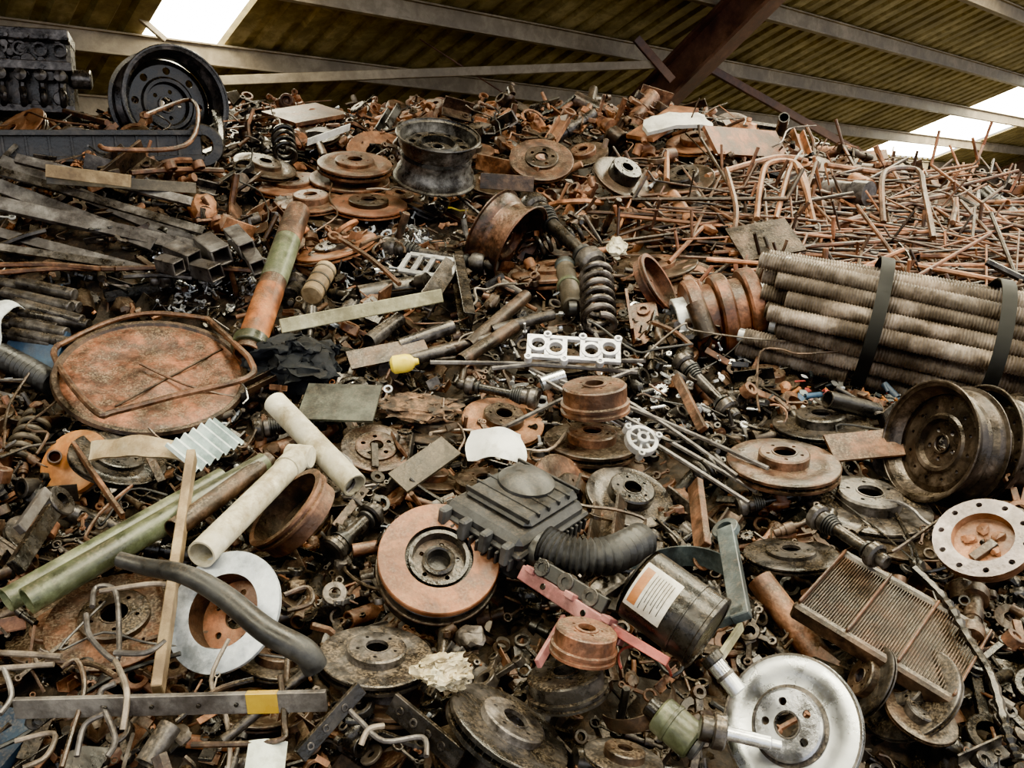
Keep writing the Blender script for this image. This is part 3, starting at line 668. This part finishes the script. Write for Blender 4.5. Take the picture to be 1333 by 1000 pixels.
def hose(name,pts,r,n=26,mat='rubber'):
    w=[P(*q) for q in pts]; c=sum(w,Vector())/len(w); rr=mpx(c,r); cp=cat(w,n); mb=MB()
    mb.add(tube([q-c for q in cp],rr,24,lambda t:1+.1*math.sin(t*(len(cp)-1)*math.pi*.5)),I4,mat,(1.5,1.5,1.5)); 
    occseg(w[0],w[-1],rr); mb.obj(name,T(*c))
hose('corrugated_rubber_hose',[(708,708,.24),(740,722,.24),(790,724,.24),(835,704,.22)],23)
hose('black_corrugated_duct',[(0,462,.12),(35,480,.12),(70,500,.1)],15)
def radiator():
    M,lx,ly=panel((1038,790),(1238,912),(1085,715),(.17,.17,.17)); mb=MB()
    mb.add(box(lx,ly,.025,.003),T(lx/2,ly/2,-.015),'drust',(.5,.4,.35))
    n=58
    for i in range(n): mb.add(box(lx*.98/n*.55,ly*.96,.012,.001),T(lx*(i+.5)/n,ly/2,0),'drust',(1.2,1.05,.95))
    for f in(.0,.33,.66,1): mb.add(box(lx*.018,ly,.03,.002),T(lx*f,ly/2,.004),'rust')
    for f in(0,1): mb.add(box(lx*1.05,.022,.04,.006),T(lx/2,ly*f,-.01),'iron' if f else 'drust')
    mb.obj('rusty_radiator',M); occ(M@Vector((lx/2,ly/2,0)),.2)
radiator()
wire('roller_chain',[(1190,740),(1230,780),(1260,830),(1290,880),(1310,950),(1325,990)],6,'grease',.15,6,8,rf=lambda t:1+.3*math.sin(t*120))
def manifold():
    M,lx,ly=panel((684,466),(808,474),(690,436),(.2,.2,.24)); mb=MB(); t=.014; cc=(1.15,1.15,1.2)
    for j in(0,1): mb.add(box(lx,ly*.14,t),T(lx/2,ly*(.08+.84*j),0),'alu',cc)
    for i in range(6): mb.add(box(ly*.16,ly*.9,t),T(lx*(i+.15)/5.3,ly/2,0),'alu',cc)
    for i in range(5): 
        if i!=2: mb.add(ring(ly*.34,ly*.22,t*1.3,20),T(lx*(i+.65)/5.3,ly*(.45 if i%2 else .6),-t*.6),'alu',cc)
    for i in range(6):
        mb.add(ring(ly*.13,ly*.07,t*1.6,12),T(lx*(i+.15)/5.3,ly*(i%2),-t*.8),'alu',cc)
    mb.obj('aluminium_manifold_gasket',M)
manifold()
def gasket2():
    M,lx,ly=panel((520,352),(585,362),(528,330),(.14,.14,.16)); mb=MB()
    for j in(0,1): mb.add(box(lx,ly*.2,.012),T(lx/2,ly*j,0),'alu')
    for i in range(5): mb.add(box(ly*.2,ly,.012),T(lx*i/4,ly/2,0),'alu')
    mb.obj('aluminium_bearing_cap_frame',M)
gasket2()
def altern(mb,r,**k):
    mb.add(ring(r,r*.75,r*.5,24),I4,'alu'); mb.add(ring(r*.4,r*.2,r*.7,20),I4,'alu')
    for i in range(7): mb.add(box(r*.6,r*.14,r*.3),RZ(51*i)@T(r*.55,0,r*.3),'alu')
    for i in range(3): mb.add(ring(r*.22,r*.1,r*.6,14),RZ(120*i+20)@T(r*1.1,0,0),'alu')
disc(altern,'alternator_housing',833,577,22,.75,60,.22)
def engine():
    p=P(52,150,.16); M=frame(p+Vector((0,0,.20)),Vector((.35,-1,.1)),0,Vector((1,.3,0))); mb=MB(); w=.46;h=.42
    mb.add(box(w,h,.2,.02),T(-.06,0,-.12),'grease',(2.6,2.4,2.2))
    mb.add(box(w*1.05,.05,.26),T(-.06,h*.1,-.08),'iron'); mb.add(box(w*1.05,.04,.26),T(-.06,-h*.42,-.08),'iron',(.8,.8,.8))
    mb.add(box(w*1.02,.06,.24),T(-.06,h*.48,-.08),'iron')
    for i in range(5):
        x=-.06-w/2+w*(i+.5)/5
        mb.add(lathe([(.036,0),(.036,.03),(.026,.03),(.024,-.02),(.001,-.03)][::-1],20),T(x,.13,-.01),'iron')
        mb.add(box(.035,.15,.06,.01),T(x,-.06,.0),'iron',(.7,.7,.7))
        mb.add(lathe([(.001,.08),(.03,.07),(.034,.03),(.03,0)][::-1],18),T(x,-.01,.0),'iron')
        mb.add(cyl(.014,.03,6),T(x+.04,h*.44,.03),'iron'); mb.add(cyl(.012,.03,6),T(x+.04,-.17,.02),'iron')
        mb.add(tube(cat([(x,-.08,.04),(x+.01,-.12,.07),(x,-.17,.03)],4),.018,10),I4,'iron',(.8,.8,.8))
    for i in range(26): k_=U(.015,.04); mb.add(cyl(k_,U(.02,.06),random.choice([6,16])),T(-.06+U(-.5,.5)*w*.95,U(-.45,.45)*h,-.02),'iron',(U(.5,1),)*3)
    mb.add(cyl(.05,.1,24),T(w*.35,.0,-.05)@RY(90),'iron')
    mb.obj('engine_block',M); occ(p,.35)
engine()
def casting(mb,s,mat='iron',c=(1,1,1)):
    mb.add(lump(s*.55,s*.4,s*.3,.16,1.5,16,10,U(0,50)),I4,mat,c)
    mb.add(ring(s*.34,s*.22,s*.55,22),T(s*.25,0,-.1*s)@RY(U(-25,25)),mat,c)
    mb.add(ring(s*.2,s*.1,s*.5,16),T(-s*.5,s*.1,0)@RX(U(40,130)),mat,c)
    for i in range(3):
        a=U(0,360); mb.add(box(s*.75,s*.16,s*.12),RZ(a)@T(s*.4,0,U(-.1,.15)*s),mat,c); mb.add(ring(s*.14,s*.07,s*.2,14),RZ(a)@T(s*.8,0,0),mat,c)
    for i in range(4): mb.add(cyl(s*.05,s*.12,6),T(U(-.4,.4)*s,U(-.25,.25)*s,s*.22),mat,c)
CL=[(455,690,40,'grease'),(1250,770,44,'drust'),(1010,655,34,'rust'),(580,820,36,'drust'),(45,645,40,'grease'),(720,860,34,'grease'),(885,545,28,'iron'),(640,150,28,'orust'),(760,250,30,'rust'),(560,160,32,'orust'),(800,180,34,'drust'),(345,190,26,'iron'),(830,500,34,'grease'),(690,510,28,'iron'),(1250,800,30,'drust'),(460,190,30,'rust'),(500,160,28,'orust'),(735,160,28,'rust'),(660,130,24,'drust'),(1110,500,26,'grease'),(860,440,28,'drust'),(570,270,26,'iron'),(980,800,34,'grease'),(560,925,40,'grease'),(1130,760,28,'grease'),(1240,970,34,'grease'),(460,960,40,'grease'),(930,580,36,'grease'),(600,440,26,'drust'),(340,420,24,'iron'),(120,880,36,'grease'),(400,160,28,'orust'),(430,150,26,'drust'),(600,150,28,'rust'),(700,165,26,'orust'),(780,140,28,'drust'),(870,205,30,'rust'),(950,215,30,'drust'),(1000,190,26,'rust'),(520,195,28,'drust'),(760,290,28,'drust'),(820,280,26,'rust'),(600,880,34,'iron'),(690,780,34,'grease'),(480,760,34,'drust'),(430,790,34,'iron'),(850,700,28,'grease'),(1080,620,24,'drust'),(960,520,30,'iron'),(350,500,26,'drust'),(540,700,24,'iron'),(370,135,26,'rust'),(480,145,28,'orust'),(320,165,26,'drust'),(590,215,28,'rust'),(840,195,28,'orust')]
for (x,y,s,m) in CL:
    p=P(x,y,.07); mb=MB(); b=U(.8,1.4); casting(mb,mpx(p,s),m,(b,b,b)); mb.obj('cast_iron_steering_knuckle',frame(p,nrm(p,U(.3,.9),U(0,360)),U(0,360))); occ(p,mpx(p,s)*.5)
def plate(name,o,u,v,mat,l=(.09,.09,.09),th=.008,bend=.0,n=8,c=(1,1,1),jag=0):
    M,lx,ly=panel(o,u,v,l); mb=MB(); vs=[];fs=[]
    for i in range(n+1):
        for j in range(n+1):
            x=lx*i/n;y=ly*j/n; z=bend*math.sin(math.pi*i/n)+bend*.5*noise.noise(Vector((x*14,y*14,lx*10)))
            if jag: q=noise.noise_vector(Vector((x*18,y*18,lx*9)))*jag; x+=q.x*lx; y+=q.y*ly
            vs.append((x,y,z)); 
    N1=len(vs); vs+= [(x,y,z-th) for x,y,z in vs]
    k=n+1
    for i in range(n):
        for j in range(n):
            q=[i*k+j,(i+1)*k+j,(i+1)*k+j+1,i*k+j+1]; fs.append(q); fs.append([N1+a for a in q[::-1]])
    for i in range(n):
        for (a,b) in((i*k,(i+1)*k),((i+1)*k+n,i*k+n),(i+1,i),(n*k+i,n*k+i+1)): fs.append([b,a,N1+a,N1+b])
    mb.add((vs,fs),I4,mat,c); return mb.obj(name,M)
plate('rusty_steel_plate',(1088,600),(1195,590),(1085,565),'rust',(.14,.16,.18))
plate('dark_steel_plate',(970,340),(1050,325),(985,290),'drust',(.18,.18,.2))
plate('dark_rubber_board',(385,545),(485,548),(370,498),'rubber',(.16,.16,.16),c=(2.8,3,2.2))
plate('crumpled_white_paper',(610,600),(680,602),(605,562),'white',(.18,.18,.22),.003,.03,14,jag=.12)
plate('cardboard_scrap',(112,600),(238,600),(120,575),'card',(.2,.2,.23),.01,.03,14,jag=.06)
plate('rusty_steel_plate',(530,640),(600,590),(500,620),'olive',(.12,.14,.12))
plate('white_sheet_offcut',(400,190),(455,170),(398,182),'white',(.16,.16,.2),.004)
plate('white_enamel_panel',(845,172),(930,165),(853,155),'white',(.2,.2,.22),.02,.03,14,jag=.08,c=(.85,.82,.78))
plate('rusty_steel_panel',(935,200),(1028,205),(940,165),'rust',(.16,.14,.22),.02,c=(1.3,1.1,1))
plate('rusty_steel_plate',(815,175),(850,180),(815,130),'orust',(.16,.16,.18),.02,c=(.8,.7,.6))
plate('rusty_steel_plate',(340,145),(385,160),(350,115),'rust',(.16,.16,.18),.02)
plate('folded_steel_plate',(450,460),(550,440),(470,480),'drust',(.12,.12,.1))
plate('white_plastic_scrap',(318,1005),(370,1005),(318,965),'white',(.2,.2,.2),.004,.01,c=(.7,.75,.7))
plate('white_plastic_bag',(0,450),(30,395),(-30,440),'white',(.2,.2,.2),.004,.05,14,c=(.8,.85,.9),jag=.15)
plate('blue_plastic_crate_side',(0,470),(70,480),(0,420),'bluep',(.1,.1,.14),.02)
plate('blue_plastic_crate_side',(0,1000),(60,930),(-30,950),'bluep',(.06,.06,.06),.02,c=(.4,.4,.4))
plate('blue_plastic_crate_side',(5,410),(80,400),(0,380),'bluep',(.06,.06,.08),.02)
def corr():
    M,lx,ly=panel((255,615),(318,575),(240,585),(.19,.19,.22)); mb=MB(); ly*=1.5; vs=[];fs=[];n=36
    for i in range(n+1):
        for j in(0,1): vs.append((lx*i/n,ly*j,.01*math.sin(i*math.pi/3)))
    for i in range(n): fs.append([2*i,2*i+2,2*i+3,2*i+1])
    mb.add((vs,fs),I4,'ice'); mb.obj('corrugated_translucent_offcut',M)
corr()
def arch(mb,r,mat='teal',w=.35,arc=150):
    mb.add(lathe([(r,-w*r),(r*1.03,0),(r,w*r),(r*.97,w*r),(r*.96,-w*r)],30,True,arc,0),I4,mat)
disc(lambda mb,r:arch(mb,r,'teal',.22),'curved_steel_guard',890,765,72,.6,95,.14,20)
disc(lambda mb,r:arch(mb,r,'redp',.06,200),'red_brake_shoe',840,870,38,.6,60,.16,0)
disc(lambda mb,r:arch(mb,r,'drust',.2,170),'brake_shoe',830,915,50,.5,110,.12,200)
disc(lambda mb,r:arch(mb,r,'rust',.25,160),'brake_shoe',360,650,60,.4,130,.14,60)
def lumpobj(name,px,py,sx,sy,sz,mat,lift=.1,amp=.3,fr=2,n=40,c=(1,1,1),k=.5,a=90):
    p=P(px,py,lift); f=mpx(p,1); mb=MB(); mb.add(lump(sx*f,sy*f,sz*f,amp,fr,n,int(n*.6),px),I4,mat,c); mb.obj(name,frame(p,nrm(p,k,a)),True,40); occ(p,min(sx,sy)*f)
lumpobj('crumpled_cream_cloth',577,874,34,24,18,'cream',.22,.33,2.2,64,c=(1.25,1.25,1.2))
lumpobj('black_cloth_jacket',385,472,54,40,30,'cloth',.12,.28,1.6,64)
lumpobj('crumpled_white_rag',803,322,11,20,8,'cream',.16,.28,1.6,50,c=(1.1,1.1,1.1))
lumpobj('soil_clod',545,530,50,30,10,'soil',.1,.3,2,50,c=(3.2,2.8,2.4))
def bottle():
    p=P(527,473,.2); r=mpx(p,12); d=(RT+UP*.15).normalized(); mb=MB()
    mb.add(lathe([(.001,-1.5*r),(r*.7,-1.5*r),(r,-1.2*r),(r,.2*r),(r*.85,.7*r),(r*.4,1.1*r),(r*.32,1.5*r),(.001,1.5*r)][::-1],28),I4,'yellow'); mb.add(ring(r*.42,r*.1,r*.4,18),T(0,0,-1.7*r),'grease'); mb.obj('yellow_plastic_bottle',frame(p,d)); occ(p,r*1.5)
bottle()
# ================================================================== REBAR TANGLE
def rebar_field():
    mb=MB()
    for i in range(520):
        px=U(890,1345); py=U(215,392)+(px-900)*.03
        if px<1010 and py>330: continue
        p=P(px,py,U(.0,.19)); L=U(.25,.95)
        a=random.choice([U(-25,20),U(-25,20),U(-40,50),U(60,120)]) 
        dr=(RT*math.cos(math.radians(a))+Vector((0,.75,.45))*math.sin(math.radians(a))+Vector((0,0,U(-.1,.12)))).normalized()
        pts=[p-dr*L/2,p+dr*L*.5]
        q=U(0,1)
        if q<.4:
            up=(Vector((0,0,1))+RT*U(-.8,.8)+Vector((0,U(-.5,.5),0))).normalized(); pts=[pts[0]+up*U(.04,.14),pts[0]]+[pts[1]]
            if q<.2: pts.append(pts[2]+up*U(.04,.18))
        out=[pts[0]]
        for k in range(1,len(pts)-1):
            out+= [pts[k].lerp(pts[k-1],.02/(pts[k]-pts[k-1]).length),pts[k],pts[k].lerp(pts[k+1],.02/(pts[k]-pts[k+1]).length)]
        out.append(pts[-1]); t=U(.45,1.2); mb.add(tube(out,U(.0035,.009),7),I4,random.choice(['orust','rust','rust','drust','rust','drust','orust']),(t,t*U(.85,1),t*U(.85,1)))
    mb.obj('rebar_offcut_tangle')
rebar_field()
for pts in [[(868,235),(868,200)],[(985,285,.2),(990,240,.25),(1000,213,.28),(1035,212,.28),(1050,240,.26),(1052,285,.2)],[(1150,290,.2),(1148,235,.28),(1160,220,.28),(1195,222,.28),(1203,250,.26),(1215,310,.2)],[(955,310,.16),(958,270,.2),(945,220,.24)],[(1075,215),(1140,225),(1180,235)],[(1010,285,.2),(1030,215,.3),(1045,235,.3),(1060,290,.2)],[(950,330,.14),(1333,335,.14)],[(1100,345,.12),(1340,390,.12)],[(1210,310,.16),(1340,275,.16)],[(1060,300,.16),(1230,255,.2),(1240,290,.18)],[(1250,350,.14),(1340,345,.14)],[(1190,345,.14),(1333,372,.14)],[(920,230),(1010,205),(1050,210)],[(1150,215,.1),(1140,190,.2)]]:
    wire('bent_rebar',[(q[0],q[1],(q[2] if len(q)>2 else .16)) for q in pts],3.8,'orust' if R_()<.6 else 'rust',.16,7)
# ================================================================== FILLER
RUSTY=['rust','orust','drust','rust','orust','drust','rust','iron']
DARK=['drust','iron','grease','iron','rust','grease','drust','drust','rust','grease']
def tint(): 
    b=U(.5,1.6); w=U(-.08,.08); return (b*(1+w),b,b*(1-w))
def k_bar(mb,s,M,m,c): mb.add(box(s*U(1,3),s*U(.2,.6),s*U(.1,.25)),M,m,c)
def k_rod(mb,s,M,m,c):
    p=[Vector((-s*1.5,0,0))]
    for i in range(random.choice([1,2,3])): p.append(p[-1]+Vector((s*U(.5,1.6),s*U(-.8,.8),s*U(-.3,.3))))
    mb.add(tube(p,s*U(.06,.14),6),M,m,c)
def k_cable(mb,s,M,m,c):
    p=[Vector((-s*1.5,0,0))]
    for i in range(5): p.append(p[-1]+Vector((s*U(.1,.9),s*U(-.7,.7),s*U(-.15,.2))))
    mb.add(tube(cat(p,4),U(.0022,.005),6),M,m,c)
def k_pipe(mb,s,M,m,c): r=s*U(.2,.4); mb.add(ring(r,r*.78,s*U(1,3),14),M@RY(90),m,c)
def k_plate(mb,s,M,m,c):
    n=random.choice([4,5,6,7]); mb.add(extr([(s*U(.6,1.3)*math.cos(2*math.pi*i/n),s*U(.4,.9)*math.sin(2*math.pi*i/n)) for i in range(n)],s*U(.05,.14)),M,m,c)
def k_l(mb,s,M,m,c):
    w=s*U(.4,.9); L=s*U(.9,2.2); t=s*.09; mb.add(box(L,w,t),M,m,c); mb.add(box(L,t,w),M@T(0,w/2,w/2),m,c)
    mb.add(ring(w*.25,w*.14,t*1.5,10),M@T(L*.3,0,-.0),m,c)
def k_wash(mb,s,M,m,c): r=s*U(.4,.9); mb.add(ring(r,r*U(.35,.75),r*U(.12,.5),22),M,m,c)
def k_nut(mb,s,M,m,c): mb.add(lathe([(s*.18,0),(s*.4,0),(s*.4,s*.3),(s*.18,s*.3)],6,True),M,m,c)
def k_bolt(mb,s,M,m,c): mb.add(cyl(s*.25,s*.2,6),M,m,c); mb.add(cyl(s*.13,s*U(.8,1.8),8),M,m,c)
def k_knuck(mb,s,M,m,c):
    mb.add(ring(s*.5,s*.3,s*.4,16),M,m,c)
    for i in range(random.choice([2,3])):
        a=U(0,360); L=s*U(.6,1.3); mb.add(box(L,s*.25,s*.2),M@RZ(a)@T(s*.4+L/2,0,s*.2),m,c); mb.add(ring(s*.22,s*.12,s*.3,12),M@RZ(a)@T(s*.45+L,0,s*.05),m,c)
    mb.add(box(s*.5,s*.6,s*.5),M@T(-.3*s,.2*s,.1*s)@RX(U(0,90)),m,c)
def k_gear(mb,s,M,m,c):
    r=s*.6; mb.add(ring(r,r*.35,s*.25,20),M,m,c); g=box(r*.22,r*.16,s*.22)
    for i in range(12): mb.add(g,M@RZ(30*i)@T(r*1.05,0,s*.125),m,c)
def k_con(mb,s,M,m,c):
    mb.add(ring(s*.4,s*.28,s*.22,16),M@T(-s,0,0),m,c); mb.add(ring(s*.2,s*.12,s*.22,12),M@T(s*.7,0,0),m,c); mb.add(box(s*1.2,s*.2,s*.14),M@T(-.05*s,0,s*.11),m,c)
def k_spring(mb,s,M,m,c): mb.add(helix(s*.35,s*.2,random.choice([4,5,6]),s*.06,5,10),M,m,c)
def k_u(mb,s,M,m,c):
    w=s*U(.5,.8);L=s*U(1,2.4);t=s*.08; mb.add(box(L,w,t),M,m,c)
    for q in(-1,1): mb.add(box(L,t,w*.6),M@T(0,q*w/2,w*.3),m,c)
def k_shaft(mb,s,M,m,c):
    pr=[(.0005,-s*1.4)]; z=-s*1.4
    for i in range(5):
        r=s*U(.12,.42); l=s*U(.2,.8); pr+= [(r,z),(r,z+l)]; z+=l
    pr.append((.0005,z)); mb.add(lathe(pr[::-1],14),M@RY(90),m,c)
def k_lump(mb,s,M,m,c): mb.add(lump(s*.7,s*.5,s*.35,.2,1.6,12,8,U(0,99)),M,m,c)
def k_hook(mb,s,M,m,c): mb.add(tube([(s*math.cos(a*.45),s*math.sin(a*.45),s*.05*a) for a in range(random.randint(6,12))],s*.1,6),M,m,c)
def k_rotor(mb,s,M,m,c): rotor(mb,s,hr=U(.45,.6),hh=U(.05,.3),t=U(.12,.24),m1=m,m2=random.choice([m,'drust','iron']),c=c,seg=30,nv=20,M=M,flip=R_()<.35)
KS=[k_bar,k_rod,k_pipe,k_plate,k_l,k_wash,k_bolt,k_knuck,k_knuck,k_gear,k_con,k_u,k_shaft,k_shaft,k_lump,k_lump,k_hook,k_l,k_bar,k_u,k_con,k_cable]
def rndM(x,y,lift,fl=.7):
    p=Vector((x,y,H(x,y)+lift)); n=Vector((U(-fl,fl),-.4+U(-fl,fl),1)); return frame(p,n,U(0,360))
def fill(name,n,ks,mats,smin,smax,lmin,lmax,reg=None,cond=None,pocc=.12,tf=tint,fl=.7,ext=1.3):
    mb=MB(); c=0; tries=0
    while c<n and tries<n*6:
        tries+=1
        if reg:
            p=P(U(reg[0],reg[2]),U(reg[1],reg[3]),.0); x,y=p.x,p.y
        else:
            y=U(.95,5.9); x=U(-1,1)*(.68*y+.35)
        if cond and not cond(x,y): continue
        l=U(lmin,lmax); s=smin+(smax-smin)*R_()**1.6
        if occr(x,y,s*ext):
            if R_()>pocc: continue
            l=min(l,.03)-(.03 if s>.06 else 0)
        random.choice(ks)(mb,s,rndM(x,y,l,fl),random.choice(mats),tf()); c+=1
    return mb.obj(name,ang=30)
top=lambda x,y:y>3.3 and x>-2.4
low=lambda x,y:y<=3.5
fill('piled_brake_rotors',90,[k_rotor],['rust','drust','iron','drust','grease','drust'],.09,.16,-.02,.05,pocc=.5,fl=.5,ext=.6)
fill('piled_brake_rotors',45,[k_rotor],['rust','drust','orust','rust'],.10,.17,.05,.13,cond=top,pocc=.3,fl=.7,ext=.6)
fill('rusty_scrap_castings',2300,KS,RUSTY,.035,.13,.0,.14,cond=top,pocc=.3,ext=.7)
fill('oily_scrap_castings',4700,KS,DARK,.025,.09,-.01,.11,cond=low,pocc=.35,ext=.8)
fill('small_scrap_fragments',7000,[k_bar,k_rod,k_plate,k_l,k_bolt,k_nut,k_wash,k_shaft,k_con,k_u,k_pipe,k_lump],DARK+['rust','orust','conduit'],.010,.036,-.01,.09,pocc=.35)
fill('left_bank_scrap',480,KS,['iron','grease','drust','iron'],.03,.10,0,.08,cond=lambda x,y:y>3.0 and x<-1.2,pocc=.25)
br=lambda:(lambda b:(b,b,b))(U(.7,1.3))
fill('shiny_bolts_and_nuts',420,[k_nut,k_bolt,k_wash,k_shaft,k_con],['steel','alu','iron'],.012,.03,.03,.1,reg=(190,345,345,420),tf=br,pocc=.3)
fill('shiny_bolts_and_nuts',300,[k_nut,k_bolt,k_wash,k_con,k_shaft],['steel','alu','iron','blued'],.012,.035,.03,.1,reg=(410,305,560,385),tf=br,pocc=.3)
fill('shiny_bolts_and_nuts',150,[k_nut,k_bolt,k_wash,k_gear,k_shaft],['steel','alu','iron'],.012,.035,.04,.1,reg=(640,420,980,600),tf=br,pocc=.3)
fill('coloured_plastic_fragments',130,[k_plate,k_bar,k_nut,k_pipe],['redp','bluep','white','orange','teal','iron'],.012,.03,.04,.1,reg=(1040,500,1220,560),tf=br,pocc=.3)
fill('shiny_steel_fragments',420,[k_bolt,k_shaft,k_con,k_rod,k_plate,k_wash],['steel','alu','conduit','blued'],.012,.045,.03,.12,tf=br)
fill('coloured_plastic_fragments',80,[k_plate,k_bar,k_pipe,k_rod],['redp','bluep','white','cream','yellow','teal'],.012,.035,.03,.11,tf=br)
fill('steel_bracket_scrap',420,[k_l,k_u,k_pipe,k_shaft,k_bar,k_con,k_knuck],DARK,.06,.13,.02,.11,cond=low,pocc=.0,ext=.6)
fill('long_bar_scrap',260,[k_rod,k_shaft,k_u,k_rod],['iron','drust','rust','barsteel','grease'],.1,.2,.03,.12,pocc=0,ext=1.0)
fill('loose_wire_and_cable',260,[k_cable],['rubber','grease','rust','barsteel','drust','conduit'],.08,.22,.06,.15,pocc=.2,ext=.2,fl=.3)
# ================================================================== LIGHT
w=bpy.data.worlds.new('sky'); bpy.context.scene.world=w; w.use_nodes=True
bg=w.node_tree.nodes['Background']; bg.inputs[0].default_value=(.92,.95,1,1); bg.inputs[1].default_value=1.6
vs_=bpy.context.scene.view_settings
vs_.view_transform='AgX'
try: vs_.look='AgX - Punchy'
except Exception as e: print(e)
vs_.exposure=1.2
